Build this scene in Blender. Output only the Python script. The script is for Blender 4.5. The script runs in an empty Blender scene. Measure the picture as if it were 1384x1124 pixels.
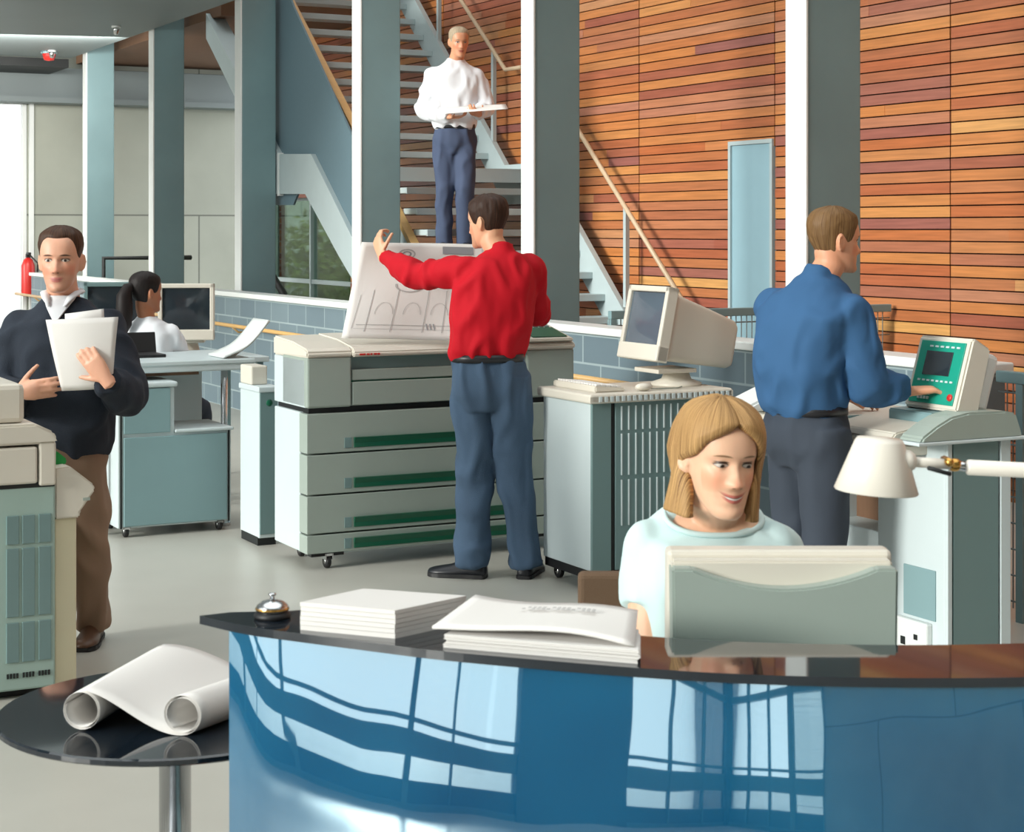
import bpy, bmesh, math, random
from mathutils import Vector, Matrix, noise
RND = random.Random(11)
F, HZ, HX, HY = 2400.0, 1.65, 692.0, 310.0
TH = math.atan2(1252, 2400)
CS, SN = math.cos(TH), math.sin(TH)
COL = bpy.context.scene.collection

def bw(b, a, z=0.0):
    """building frame (b to the right, a into the hall) -> world"""
    return Vector((CS*b - SN*a, SN*b + CS*a, z))
def pl(d, px, py):
    """where a sight line meets the building plane b = d -> (a, z)"""
    r = (px - HX)/F
    a = d*(CS - SN*r)/(SN + CS*r)
    return a, HZ - (py - HY)/F*(SN*d + CS*a)
def wx(px, D): return (px - HX)/F*D
def wz(py, D): return HZ - (py - HY)/F*D
def lin(c): return tuple(((v/255.0)/12.92 if v <= 10 else ((v/255.0 + .055)/1.055)**2.4) for v in c)

# ------------------------------------------------------------------ materials
MATS = {}
def nt(name):
    m = bpy.data.materials.new(name); m.use_nodes = True
    return m, m.node_tree.nodes, m.node_tree.links, m.node_tree.nodes['Principled BSDF']
def mat(name, col, rough=.5, metal=0.0, var=.06, vscale=6.0, bump=0.0, bscale=120.0, stretch=(1, 1, 1), spec=.5, coat=0.0, sheen=0.0):
    if name in MATS: return MATS[name]
    m, N, L, P = nt(name)
    c = lin(col)
    P.inputs['Roughness'].default_value = rough
    P.inputs['Metallic'].default_value = metal
    P.inputs['Specular IOR Level'].default_value = spec
    P.inputs['Coat Weight'].default_value = coat
    if sheen: P.inputs['Sheen Weight'].default_value = sheen
    tc = N.new('ShaderNodeTexCoord'); mp = N.new('ShaderNodeMapping')
    mp.inputs['Scale'].default_value = stretch
    L.new(tc.outputs['Object'], mp.inputs['Vector'])
    nz = N.new('ShaderNodeTexNoise'); nz.inputs['Scale'].default_value = vscale; nz.inputs['Detail'].default_value = 4
    L.new(mp.outputs['Vector'], nz.inputs['Vector'])
    mx = N.new('ShaderNodeMix'); mx.data_type = 'RGBA'
    mx.inputs[6].default_value = tuple(max(0, v*(1 - var)) for v in c) + (1,)
    mx.inputs[7].default_value = tuple(min(1, v*(1 + var)) for v in c) + (1,)
    L.new(nz.outputs['Fac'], mx.inputs['Factor'])
    L.new(mx.outputs[2], P.inputs['Base Color'])
    if bump:
        n2 = N.new('ShaderNodeTexNoise'); n2.inputs['Scale'].default_value = bscale; n2.inputs['Detail'].default_value = 3
        L.new(mp.outputs['Vector'], n2.inputs['Vector'])
        bp = N.new('ShaderNodeBump'); bp.inputs['Strength'].default_value = bump; bp.inputs['Distance'].default_value = .01
        L.new(n2.outputs['Fac'], bp.inputs['Height']); L.new(bp.outputs['Normal'], P.inputs['Normal'])
    MATS[name] = m
    return m

def brick_mat(name, c1, c2, cm, bwid, rowh, mort, rough=.6, swap=True, noise_amt=.25):
    m, N, L, P = nt(name)
    tc = N.new('ShaderNodeTexCoord'); sp = N.new('ShaderNodeSeparateXYZ'); cb = N.new('ShaderNodeCombineXYZ')
    L.new(tc.outputs['Object'], sp.inputs[0])
    L.new(sp.outputs['Y' if swap == 'y' else 'X'], cb.inputs[0]); L.new(sp.outputs['Z'], cb.inputs[1])
    bk = N.new('ShaderNodeTexBrick'); bk.inputs['Scale'].default_value = 1
    bk.inputs['Brick Width'].default_value = bwid; bk.inputs['Row Height'].default_value = rowh
    bk.inputs['Mortar Size'].default_value = mort; bk.inputs['Mortar Smooth'].default_value = .2
    bk.inputs['Color1'].default_value = lin(c1) + (1,); bk.inputs['Color2'].default_value = lin(c2) + (1,)
    bk.inputs['Mortar'].default_value = lin(cm) + (1,)
    L.new(cb.outputs[0], bk.inputs['Vector'])
    nz = N.new('ShaderNodeTexNoise'); nz.inputs['Scale'].default_value = 1.3; nz.inputs['Detail'].default_value = 6
    L.new(tc.outputs['Object'], nz.inputs['Vector'])
    rp = N.new('ShaderNodeMapRange'); rp.inputs[3].default_value = 1 - noise_amt; rp.inputs[4].default_value = 1 + noise_amt
    L.new(nz.outputs['Fac'], rp.inputs[0])
    mx = N.new('ShaderNodeMix'); mx.data_type = 'RGBA'; mx.blend_type = 'MULTIPLY'; mx.inputs['Factor'].default_value = 1
    L.new(bk.outputs['Color'], mx.inputs[6]); L.new(rp.outputs[0], mx.inputs[7]); L.new(mx.outputs[2], P.inputs['Base Color'])
    P.inputs['Roughness'].default_value = rough
    return m

def wood_mat():
    m, N, L, P = nt('cedar_slats')
    at = N.new('ShaderNodeAttribute'); at.attribute_name = 'tint'
    rp = N.new('ShaderNodeValToRGB')
    cs = [(0, (166, 92, 60)), (.14, (192, 124, 70)), (.28, (152, 84, 66)), (.42, (200, 136, 78)), (.55, (176, 98, 56)), (.68, (146, 90, 82)), (.8, (196, 124, 66)), (.9, (172, 114, 92)), (1, (210, 156, 90))]
    el = rp.color_ramp.elements
    el[0].position = 0; el[0].color = lin(cs[0][1]) + (1,)
    el[1].position = 1; el[1].color = lin(cs[-1][1]) + (1,)
    for p, c in cs[1:-1]:
        e = el.new(p); e.color = lin(c) + (1,)
    L.new(at.outputs['Fac'], rp.inputs[0])
    tc = N.new('ShaderNodeTexCoord'); mp = N.new('ShaderNodeMapping'); mp.inputs['Scale'].default_value = (20, 1.2, 30)
    L.new(tc.outputs['Object'], mp.inputs['Vector'])
    nz = N.new('ShaderNodeTexNoise'); nz.inputs['Scale'].default_value = 2; nz.inputs['Detail'].default_value = 6
    L.new(mp.outputs['Vector'], nz.inputs['Vector'])
    mr = N.new('ShaderNodeMapRange'); mr.inputs[1].default_value = .3; mr.inputs[2].default_value = .7; mr.inputs[3].default_value = .82; mr.inputs[4].default_value = 1.14
    L.new(nz.outputs['Fac'], mr.inputs[0])
    mx = N.new('ShaderNodeMix'); mx.data_type = 'RGBA'; mx.blend_type = 'MULTIPLY'; mx.inputs['Factor'].default_value = 1
    L.new(rp.outputs[0], mx.inputs[6]); L.new(mr.outputs[0], mx.inputs[7]); L.new(mx.outputs[2], P.inputs['Base Color'])
    P.inputs['Roughness'].default_value = .42
    return m

def glass_mat(name, tint=(250, 251, 249), refl=.12):
    m = bpy.data.materials.new(name); m.use_nodes = True
    N, L = m.node_tree.nodes, m.node_tree.links
    N.clear()
    o = N.new('ShaderNodeOutputMaterial'); mix = N.new('ShaderNodeMixShader'); t = N.new('ShaderNodeBsdfTransparent'); g = N.new('ShaderNodeBsdfGlossy')
    t.inputs[0].default_value = lin(tint) + (1,); g.inputs['Roughness'].default_value = .02
    fr = N.new('ShaderNodeFresnel'); fr.inputs[0].default_value = 1.5
    mr = N.new('ShaderNodeMapRange'); mr.inputs[1].default_value = 0; mr.inputs[2].default_value = 1; mr.inputs[3].default_value = refl*.4; mr.inputs[4].default_value = .9
    L.new(fr.outputs[0], mr.inputs[0]); L.new(mr.outputs[0], mix.inputs[0])
    L.new(t.outputs[0], mix.inputs[1]); L.new(g.outputs[0], mix.inputs[2]); L.new(mix.outputs[0], o.inputs[0])
    return m

def blue_glass_mat():
    m = bpy.data.materials.new('blue_back_painted_glass'); m.use_nodes = True
    N, L = m.node_tree.nodes, m.node_tree.links
    N.clear()
    o = N.new('ShaderNodeOutputMaterial'); mix = N.new('ShaderNodeMixShader'); d = N.new('ShaderNodeBsdfDiffuse'); g = N.new('ShaderNodeBsdfGlossy')
    tc = N.new('ShaderNodeTexCoord'); nz = N.new('ShaderNodeTexNoise'); nz.inputs['Scale'].default_value = 1.8
    L.new(tc.outputs['Object'], nz.inputs[0])
    cr = N.new('ShaderNodeValToRGB')
    cr.color_ramp.elements[0].position = .35; cr.color_ramp.elements[0].color = lin((14, 78, 122)) + (1,)
    cr.color_ramp.elements[1].position = .65; cr.color_ramp.elements[1].color = lin((26, 112, 156)) + (1,)
    L.new(nz.outputs['Fac'], cr.inputs[0]); L.new(cr.outputs[0], d.inputs[0])
    g.inputs[0].default_value = lin((196, 220, 228)) + (1,); g.inputs['Roughness'].default_value = .02
    n2 = N.new('ShaderNodeTexNoise'); n2.inputs['Scale'].default_value = 5; n2.inputs['Detail'].default_value = 1
    L.new(tc.outputs['Object'], n2.inputs[0])
    bp = N.new('ShaderNodeBump'); bp.inputs['Strength'].default_value = .05; bp.inputs['Distance'].default_value = .02
    L.new(n2.outputs['Fac'], bp.inputs['Height']); L.new(bp.outputs[0], g.inputs['Normal'])
    mix.inputs[0].default_value = .48
    L.new(d.outputs[0], mix.inputs[1]); L.new(g.outputs[0], mix.inputs[2]); L.new(mix.outputs[0], o.inputs[0])
    return m

M_floor = mat('polished_concrete', (180, 178, 169), .36, spec=.3, var=.12, vscale=1.7)
M_conc = brick_mat('board_marked_concrete', (166, 170, 158), (158, 163, 153), (112, 116, 108), 3.1, 1.85, .012, .8, True, .22)
M_soffit = mat('grey_soffit', (122, 133, 134), .55, var=.05, vscale=1)
M_brown = mat('brown_soffit', (112, 82, 60), .7, var=.2, stretch=(1, 8, 1))
M_steel = mat('painted_grey_steel', (118, 146, 150), .4, var=.14, vscale=2.2, bump=.05, bscale=14)
M_stair = mat('pale_stair_steel', (178, 192, 194), .4, var=.06)
M_rail = mat('pale_ash_rail', (200, 176, 146), .4, var=.1, stretch=(1, 8, 1))
M_wire = mat('galvanised_wire', (128, 138, 140), .35, .6)
M_panel = mat('grey_side_panel', (98, 122, 132), .6, var=.07, vscale=18, stretch=(1, 5, 1))
M_tan = mat('tan_timber_edge', (206, 164, 104), .45, var=.12, stretch=(1, 8, 1))
M_block = brick_mat('grey_blockwork', (112, 130, 138), (100, 118, 128), (150, 166, 170), .42, .17, .007, .55, 'y', .15)
M_white = mat('white_paint', (226, 230, 228), .4, var=.03)
M_wood = wood_mat()
M_back = mat('dark_batten_void', (58, 32, 22), .9)
M_door = mat('pale_blue_door', (150, 184, 196), .45, var=.04)
M_chrome = mat('chrome', (210, 212, 214), .15, 1.0, var=.02)
M_cream = mat('cream_plastic', (216, 210, 197), .42, var=.03, bump=.02, bscale=400)
M_grey = mat('pale_grey_plastic', (156, 168, 160), .45, var=.03, bump=.02, bscale=400)
M_lgrey = mat('light_blue_grey_plastic', (200, 212, 214), .45, var=.03)
M_teal = mat('teal_grey_panel', (128, 158, 162), .5, var=.03)
M_dteal = mat('deep_teal_grey', (112, 138, 138), .5, var=.03)
M_green = mat('dark_green_plastic', (10, 92, 66), .35, var=.06)
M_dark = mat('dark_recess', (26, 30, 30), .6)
M_black = mat('black_rubber', (22, 22, 24), .5)
M_screen = mat('dark_screen', (38, 46, 52), .12, var=.1, coat=.4)
M_bscreen = mat('grey_blue_screen', (86, 98, 110), .1, var=.1, coat=.4)
M_paper = mat('white_paper', (228, 225, 221), .7, var=.015)
M_ink = mat('grey_ink', (178, 176, 174), .8)
M_dink = mat('dark_grey_ink', (146, 148, 152), .8)
M_red = mat('red_plastic', (200, 40, 34), .4)
M_bglass = mat('black_glass', (22, 30, 38), .04, var=.05, spec=.9)
M_blue = blue_glass_mat()
M_glass = glass_mat('window_glass')
M_ggl = glass_mat('greenish_glass', (205, 225, 210), .2)
M_brass = mat('brass', (206, 158, 84), .2, .9)
M_leaf = mat('leaf_green', (172, 186, 104), .6, var=.3, vscale=3)
M_fabr = mat('brown_chair_fabric', (96, 74, 54), .8, var=.12, bump=.2, bscale=300)
M_lampw = mat('white_lamp_enamel', (232, 226, 214), .3, var=.02)

# ------------------------------------------------------------------ mesh builder
class MB:
    def __init__(s, M=None): s.bm = bmesh.new(); s.M = M or Matrix.Identity(4)
    def _add(s, bm, m=0, smooth=False, M=None):
        bm.normal_update()
        for f in bm.faces: f.material_index = m; f.smooth = smooth
        if M is not None: bm.transform(M)
        me = bpy.data.meshes.new('tmp'); bm.to_mesh(me); bm.free()
        s.bm.from_mesh(me); bpy.data.meshes.remove(me)
    def box(s, x0, y0, z0, x1, y1, z1, bev=0.0, m=0, M=None, seg=2):
        bm = bmesh.new()
        bmesh.ops.create_cube(bm, size=1, matrix=Matrix.Translation(((x0+x1)/2, (y0+y1)/2, (z0+z1)/2)) @ Matrix.Diagonal((abs(x1-x0), abs(y1-y0), abs(z1-z0), 1)))
        if bev: bmesh.ops.bevel(bm, geom=bm.edges[:], offset=bev, segments=seg, affect='EDGES', clamp_overlap=True, profile=.5)
        s._add(bm, m, False, M); return s
    def prism(s, poly, axis, d0, d1, m=0, bev=0.0, M=None):
        """poly in the plane normal to axis: 'x'->(y,z), 'y'->(x,z), 'z'->(x,y)"""
        bm = bmesh.new()
        def P(u, v, d): return (d, u, v) if axis == 'x' else ((u, d, v) if axis == 'y' else (u, v, d))
        lo = [bm.verts.new(P(u, v, d0)) for u, v in poly]; hi = [bm.verts.new(P(u, v, d1)) for u, v in poly]
        n = len(poly)
        bm.faces.new(lo); bm.faces.new(hi[::-1])
        for i in range(n): bm.faces.new((lo[i], hi[i], hi[(i+1) % n], lo[(i+1) % n]))
        bmesh.ops.recalc_face_normals(bm, faces=bm.faces)
        if bev: bmesh.ops.bevel(bm, geom=bm.edges[:], offset=bev, segments=2, affect='EDGES', clamp_overlap=True)
        s._add(bm, m, False, M); return s
    def tube(s, pts, r, n=10, m=0, cap=True, M=None, up=None):
        bm = bmesh.new(); tube_into(bm, pts, r, n, cap, up)
        s._add(bm, m, True, M); return s
    def lathe(s, prof, c=(0, 0, 0), n=24, m=0, M=None, smooth=True):
        bm = bmesh.new(); rows = []
        for r, z in prof:
            if r < 1e-5: rows.append([bm.verts.new((c[0], c[1], c[2]+z))])
            else: rows.append([bm.verts.new((c[0]+r*math.cos(2*math.pi*i/n), c[1]+r*math.sin(2*math.pi*i/n), c[2]+z)) for i in range(n)])
        for a, b in zip(rows, rows[1:]):
            for i in range(n):
                j = (i+1) % n
                if len(a) == 1 and len(b) == 1: continue
                if len(a) == 1: bm.faces.new((a[0], b[j], b[i]))
                elif len(b) == 1: bm.faces.new((a[i], a[j], b[0]))
                else: bm.faces.new((a[i], a[j], b[j], b[i]))
        bmesh.ops.recalc_face_normals(bm, faces=bm.faces)
        s._add(bm, m, smooth, M); return s
    def ball(s, c, r, n=16, m=0, M=None):
        bm = bmesh.new()
        rr = r if hasattr(r, '__len__') else (r, r, r)
        bmesh.ops.create_uvsphere(bm, u_segments=n, v_segments=max(6, n//2), radius=1, matrix=Matrix.Translation(c) @ Matrix.Diagonal((*rr, 1)))
        s._add(bm, m, True, M); return s
    def grid(s, fn, nu, nv, thick=0.0, m=0, smooth=True, M=None):
        bm = bmesh.new()
        V = [[bm.verts.new(fn(i/nu, j/nv)) for j in range(nv+1)] for i in range(nu+1)]
        fs = [bm.faces.new((V[i][j], V[i+1][j], V[i+1][j+1], V[i][j+1])) for i in range(nu) for j in range(nv)]
        if thick:
            bm.normal_update()
            bmesh.ops.solidify(bm, geom=fs, thickness=thick)
            bmesh.ops.recalc_face_normals(bm, faces=bm.faces)
        s._add(bm, m, smooth, M); return s
    def build(s, name, mats, parent=None, loc=None, rotz=0.0):
        me = bpy.data.meshes.new(name); s.bm.to_mesh(me); s.bm.free()
        for mm in (mats if isinstance(mats, (list, tuple)) else [mats]): me.materials.append(mm)
        o = bpy.data.objects.new(name, me); COL.objects.link(o)
        if parent is not None: o.parent = parent
        if loc is not None: o.location = loc
        o.rotation_euler = (0, 0, rotz)
        return o

def tube_into(bm, pts, r, n=10, cap=True, up=None, pole=.5):
    """tube through pts; r: number, or per point number / (ru, rv)"""
    pts = [Vector(p) for p in pts]; k = len(pts)
    rs = r if hasattr(r, '__len__') else [r]*k
    rs = [q if hasattr(q, '__len__') else (q, q) for q in rs]
    T = []
    for i in range(k):
        t = (pts[min(i+1, k-1)] - pts[max(i-1, 0)])
        T.append(t.normalized() if t.length > 1e-9 else Vector((0, 0, 1)))
    u = Vector(up) if up is not None else (Vector((1, 0, 0)) if abs(T[0].x) < .8 else Vector((0, 1, 0)))
    rings = []
    for i in range(k):
        u = (u - T[i]*u.dot(T[i])).normalized(); v = T[i].cross(u)
        rings.append([bm.verts.new(pts[i] + u*rs[i][0]*math.cos(2*math.pi*j/n) + v*rs[i][1]*math.sin(2*math.pi*j/n)) for j in range(n)])
    for a, b in zip(rings, rings[1:]):
        for j in range(n): bm.faces.new((a[j], a[(j+1) % n], b[(j+1) % n], b[j]))
    if cap:
        if pole:
            p0 = bm.verts.new(pts[0] - T[0]*min(rs[0])*pole); p1 = bm.verts.new(pts[-1] + T[-1]*min(rs[-1])*pole)
            for j in range(n):
                bm.faces.new((rings[0][(j+1) % n], rings[0][j], p0)); bm.faces.new((rings[-1][j], rings[-1][(j+1) % n], p1))
        else:
            bm.faces.new(rings[0][::-1]); bm.faces.new(rings[-1])

def thing(name, label, cat, loc=(0, 0, 0), rotz=0.0, group=None):
    o = bpy.data.objects.new(name, None); o.empty_display_size = .1; COL.objects.link(o)
    o.location = loc; o.rotation_euler = (0, 0, rotz)
    o['label'] = label; o['category'] = cat
    if group: o['group'] = group
    return o
def tag(o, label, cat, group=None, kind=None):
    o['label'] = label; o['category'] = cat
    if group: o['group'] = group
    if kind: o['kind'] = kind
    return o
def struct(o): o['kind'] = 'structure'; return o
def dup_tree(o, parent=None):
    c = o.copy(); COL.objects.link(c)
    if parent is not None: c.parent = parent
    for ch in list(o.children): dup_tree(ch, c)
    return c
# ------------------------------------------------------------------ camera, world, light
sc = bpy.context.scene
cam = bpy.data.cameras.new('camera'); co = bpy.data.objects.new('camera', cam); COL.objects.link(co)
co.location = (0, 0, HZ); co.rotation_euler = (math.pi/2, 0, 0)
cam.sensor_fit = 'HORIZONTAL'; cam.sensor_width = 36; cam.lens = F/1384*36
cam.shift_y = -(562 - HY)/1384
cam.dof.use_dof = True; cam.dof.focus_distance = 8.2; cam.dof.aperture_fstop = 14
sc.camera = co
w = bpy.data.worlds.new('world'); sc.world = w; w.use_nodes = True
bg = w.node_tree.nodes['Background']; bg.inputs[0].default_value = (.94, .972, 1.0, 1); bg.inputs[1].default_value = 1.5
sun = bpy.data.lights.new('sun', 'SUN'); sun.energy = 3.3; sun.angle = math.radians(16); sun.color = (1.0, .98, .95)
so = bpy.data.objects.new('sun', sun); COL.objects.link(so)
sd = bw(1.0, .14, -.27).normalized()
so.rotation_euler = sd.to_track_quat('-Z', 'Y').to_euler()
sc.view_settings.view_transform = 'Standard'; sc.view_settings.look = 'None'
sc.view_settings.gamma = 1; sc.view_settings.exposure = 0.75; sc.view_settings.use_curve_mapping = False
sc.cycles.use_denoising = True
sc.cycles.max_bounces = 7; sc.cycles.diffuse_bounces = 3; sc.cycles.glossy_bounces = 3; sc.cycles.transparent_max_bounces = 12
sc.cycles.caustics_reflective = False; sc.cycles.caustics_refractive = False

# ------------------------------------------------------------------ the setting (building frame: x = b, y = a)
WB, PB, CB, AB, WE = 7.65, 5.3, 5.6, 24.5, 22.1       # wood wall, parapet, column line, back wall
struct(MB().box(-6, -6, -.2, WB+.3, AB+.3, 0).build('floor', M_floor, rotz=TH))
gr = struct(MB().box(-60, -60, -.5, 80, 90, -.21).build('ground', mat('pale_paving', (176, 178, 176), .8)))
struct(MB().box(-6, 14.0, 3.86, CB-.04, 23.0, 4.2, .01).build('ceiling', M_soffit, rotz=TH))
# slatted timber wall
mb = MB(); mb.box(WB+.03, -5.7, 2.05, WB+.25, WE, 7.2); mb.box(WB+.03, -5.7, 0, WB+.25, 18.6, 2.05); mb.box(WB+.03, 21.4, 0, WB+.25, WE, 2.05)
bmw = mb.bm; tl = bmw.faces.layers.float.new('tint')
for f in bmw.faces: f.material_index = 1
pan, pit = 1.87, .0752
DA0, DA1, DZ = 10.58, 11.08, 2.28
k0 = 8.67 - pan*7
for i in range(18):
    a0, a1 = k0 + i*pan + .006, k0 + (i+1)*pan - .006
    for j in range(95):
        z0 = j*pit; z1 = z0 + pit - .009
        segs = [(a0, a1)]
        if RND.random() < .3:
            c = a0 + RND.uniform(.25, .75)*pan; segs = [(a0, c), (c, a1)]
        for s0, s1 in segs:
            cuts = [(s0, s1)]
            if z1 < DZ+.03: cuts = [(s0, min(s1, DA0-.03)), (max(s0, DA1+.03), s1)]
            if z1 < 2.05: cuts = [c for q0, q1 in cuts for c in ((q0, min(q1, 18.6)), (max(q0, 21.4), q1))]
            for q0, q1 in cuts:
                q1 = min(q1, WE)
                if q1 - q0 < .02: continue
                t = RND.random(); pr = RND.uniform(0, .004)
                x0, x1 = WB - pr, WB + .022
                V = [bmw.verts.new(p) for p in ((x0, q0, z0), (x0, q1, z0), (x0, q1, z1), (x0, q0, z1), (x1, q0, z0), (x1, q1, z0), (x1, q1, z1), (x1, q0, z1))]
                for ids in ((0, 3, 2, 1), (0, 1, 5, 4), (2, 3, 7, 6), (0, 4, 7, 3), (1, 2, 6, 5)):
                    f = bmw.faces.new([V[q] for q in ids]); f[tl] = t
wr = struct(mb.build('wall_right', [M_wood, M_back], rotz=TH))
# pale blue door panel
d = struct(MB().box(WB-.004, DA0, 0, WB+.02, DA1, DZ, .003).build('door_1', M_door, rotz=TH))
f = MB(); f.box(WB-.02, DA0-.03, 0, WB+.02, DA0, DZ+.03); f.box(WB-.02, DA1, 0, WB+.02, DA1+.03, DZ+.03); f.box(WB-.02, DA0, DZ, WB+.02, DA1, DZ+.03)
f.build('door_frame', M_stair, d)
# low glazed opening below the timber, with planting outside
wn = struct(MB().box(WB+.1, 18.6, .05, WB+.112, 21.4, 2.02).build('window_1', M_ggl, rotz=TH))
f = MB()
for a_ in (18.6, 20.0, 21.36): f.box(WB+.06, a_, 0, WB+.15, a_+.045, 2.05)
for z_ in (0, 1.0, 2.0): f.box(WB+.07, 18.6, z_, WB+.14, 21.4, z_+.05)
f.build('window_frame', M_stair, wn)
# concrete end wall with a tall bright opening at its left
B0, B1 = 3.7, 5.33
mb = MB(); mb.box(-6, AB, 0, B0, AB+.25, 6); mb.box(B1, AB, 0, 8.45, AB+.25, 6); mb.box(B0, AB, 3.4, B1, AB+.25, 6)
struct(mb.build('wall_back', M_conc, rotz=TH))
w2 = struct(MB().box(B0, AB+.1, 0, B1, AB+.11, 3.4).build('window_2', M_glass, rotz=TH))
f = MB()
for b_ in (B0, 4.5, B1-.06): f.box(b_, AB-.02, 0, b_+.05, AB+.12, 3.4)
f.box(B1+.02, AB-.06, 0, B1+.08, AB, 3.4); f.box(B0, AB-.02, 3.35, B1, AB+.12, 3.4)
f.build('window_frame', M_white, w2)
struct(MB().box(B1-1.3, AB-.3, 3.42, 8.4, AB, 3.84, .01).box(B1-1.3, AB-.42, 3.36, 8.4, AB, 3.43).build('beam_back', M_soffit, rotz=TH))
struct(MB().box(CB+.4, 18.2, 3.93, 8.4, AB, 4.1).build('ceiling_2', M_brown, rotz=TH))
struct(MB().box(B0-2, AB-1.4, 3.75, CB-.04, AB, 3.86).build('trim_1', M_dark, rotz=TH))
# columns: rectangular steel, base plate and capping flange seams
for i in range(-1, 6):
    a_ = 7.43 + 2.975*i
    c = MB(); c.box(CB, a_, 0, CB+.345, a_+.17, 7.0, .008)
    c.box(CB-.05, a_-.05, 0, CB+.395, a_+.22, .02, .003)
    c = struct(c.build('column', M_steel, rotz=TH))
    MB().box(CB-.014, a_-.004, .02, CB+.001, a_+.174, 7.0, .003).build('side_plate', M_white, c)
# parapet
PE = 5.82
struct(MB().box(PB, PE, 0, PB+.14, AB-.4, 1.03).build('wall_parapet', M_block, rotz=TH))
struct(MB().box(PB-.035, PE-.02, 1.03, PB+.175, AB-.4, 1.075, .008).build('trim_2', M_white, rotz=TH))
r_ = MB()
r_.tube([(PB-.12, 8.5, .78), (PB-.12, AB, .78)], .018, 8)
for a_ in [9+1.6*i for i in range(10)]: r_.tube([(PB-.12, a_, .77), (PB-.06, a_, .72), (PB+.01, a_, .72)], .009, 6)
tag(r_.build('wall_rail', M_tan, rotz=TH), 'slim tan pipe rail running along the grey block parapet', 'rail')

# ------------------------------------------------------------------ glazed sides behind and left of the viewer
def glazed(name, p0, p1, along, n, zt=3.86, piers=()):
    L_ = p1 - p0
    def B(mb, u0, u1, z0, z1, t0, t1):
        if along == 'a': mb.box(-6+t0, p0+u0, z0, -6+t1, p0+u1, z1)
        else: mb.box(p0+u0, -6+t0, z0, p0+u1, -6+t1, z1)
    g = MB(); B(g, 0, L_, .05, zt, .04, .05)
    o = struct(g.build(name, M_glass, rotz=TH))
    f = MB()
    for i in range(n+1):
        u = L_*i/n; wd = .16 if i % 3 == 0 else .05
        B(f, max(0, u-wd/2), min(L_, u+wd/2), 0, zt, 0, .12)
    for z_, h_ in ((0, .08), (.62, .3), (1.02, .06), (2.3, .09), (3.8, .3), (5.6, .06)): B(f, 0, L_, z_, z_+h_, 0, .11)
    f.build('window_frame', M_steel, o)
    q = MB(); B(q, 0, L_, .08, .34, .03, .09)
    for u0, u1 in piers: B(q, u0, u1, 0, zt, -.02, .14)
    q.build('spandrel', M_panel, o)
glazed('window_3', -6, -2.6, 'b', 4, 3.4)
struct(MB().box(-2.6, -6.1, 0, WB, -5.9, 3.4).box(-6, -6.1, 3.4, WB, -5.9, 7.4).build('wall_light_block', M_conc, rotz=TH))  # unseen solid wall, put in to cut the light from behind
glazed('window_4', -6, AB, 'a', 24, 7.3, ((0, .3), (3.6, 5.2)))
# glazed roof over the double-height hall
rf = struct(MB().box(-6, -6, 7.34, WB+.2, AB, 7.35).build('ceiling_3', M_glass, rotz=TH))
s = MB()
for i in range(16): s.box(-6, -6+2.03*i, 7.2, WB+.2, -5.92+2.03*i, 7.4)
for i in range(6): s.box(-6+2.7*i, -6, 7.25, -5.9+2.7*i, AB, 7.39)
s.build('roof_frame', M_steel, rf)
# neighbouring white clad building seen only in the glass
nb = MB(); nb.box(-12, -21, -.2, 16, -20, 7.5)
for k in range(44): nb.box(-12, -20.03, k*.17, 16, -20, k*.17+.02)
for k in range(6): nb.box(-9+k*4, -20.05, 1.0, -7.6+k*4, -19.96, 2.6, m=1)
struct(nb.build('wall_exterior', [M_white, M_screen], rotz=TH))

# bushes outside the low window
for k, (b_, a_, h_, r_) in enumerate(((9.5, 24.0, 1.0, .5), (11.2, 28.6, 2.0, .75), (13.6, 30.5, 1.5, .8))):
    t = thing('bush', ('yellow-green bush just outside the low glazing under the stairs', 'tall green bush outside the glazing, in the middle of the planting', 'green bush outside the glazing, farthest from the stairs')[k], 'bush', bw(b_, a_, -.2), 0, 'bushes outside the glazing')
    s = MB()
    for q in range(6):
        an = q*1.05; s.tube([(0, 0, 0), (.12*math.cos(an), .12*math.sin(an), h_*.4), (.4*r_*math.cos(an), .4*r_*math.sin(an), h_*.8)], [.03, .02, .008], 6)
    s.build('stem', M_fabr, t)
    lb = bmesh.new()
    for q in range(900):
        v = Vector((RND.gauss(0, 1), RND.gauss(0, 1), RND.gauss(0, 1))).normalized()*(RND.random()**.4)
        p = Vector((v.x*r_, v.y*r_, h_*.62 + v.z*h_*.5))
        if p.z < .05: continue
        u = Vector((RND.gauss(0, 1), RND.gauss(0, 1), RND.gauss(0, 1))).normalized(); x = u.orthogonal().normalized(); s_ = RND.uniform(.06, .11)
        lb.faces.new([lb.verts.new(p + e) for e in (-u*s_, x*s_*.5, u*s_, -x*s_*.5)])
    m_ = MB(); m_.bm.free(); m_.bm = lb; m_.build('foliage', M_leaf, t)

# ------------------------------------------------------------------ staircase
st = thing('staircase', 'open-riser steel staircase climbing along the timber wall behind the columns', 'staircase', (0, 0, 0), TH)
BL, BR = 6.13, 7.46
pA, pB = pl(BR, 561, 26), pl(BR, 660, 207)
DA, DZr = (pA[0]-pB[0])/8, (pA[1]-pB[1])/8
LZ = pB[1] - DZr; LB, LF = pB[0], pB[0] - .9       # landing height, back and front
def tread(a_, z_):
    MB().box(BL, a_, z_-.05, BR, a_+.27, z_, .006).box(BL, a_-.004, z_-.055, BR, a_+.012, z_, .003).build('tread', M_stair, st)
for k in range(1, 13):
    if LZ - DZr*k > .05: tread(LF - DA*k, LZ - DZr*k)
MB().box(BL, LF, LZ-.06, BR, LB+.05, LZ, .006).box(BL, LF-.01, LZ-.12, BR, LF+.03, LZ).build('landing', M_stair, st)
for k in range(13): tread(LB + DA*k, LZ + DZr*(k+1))
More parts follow.
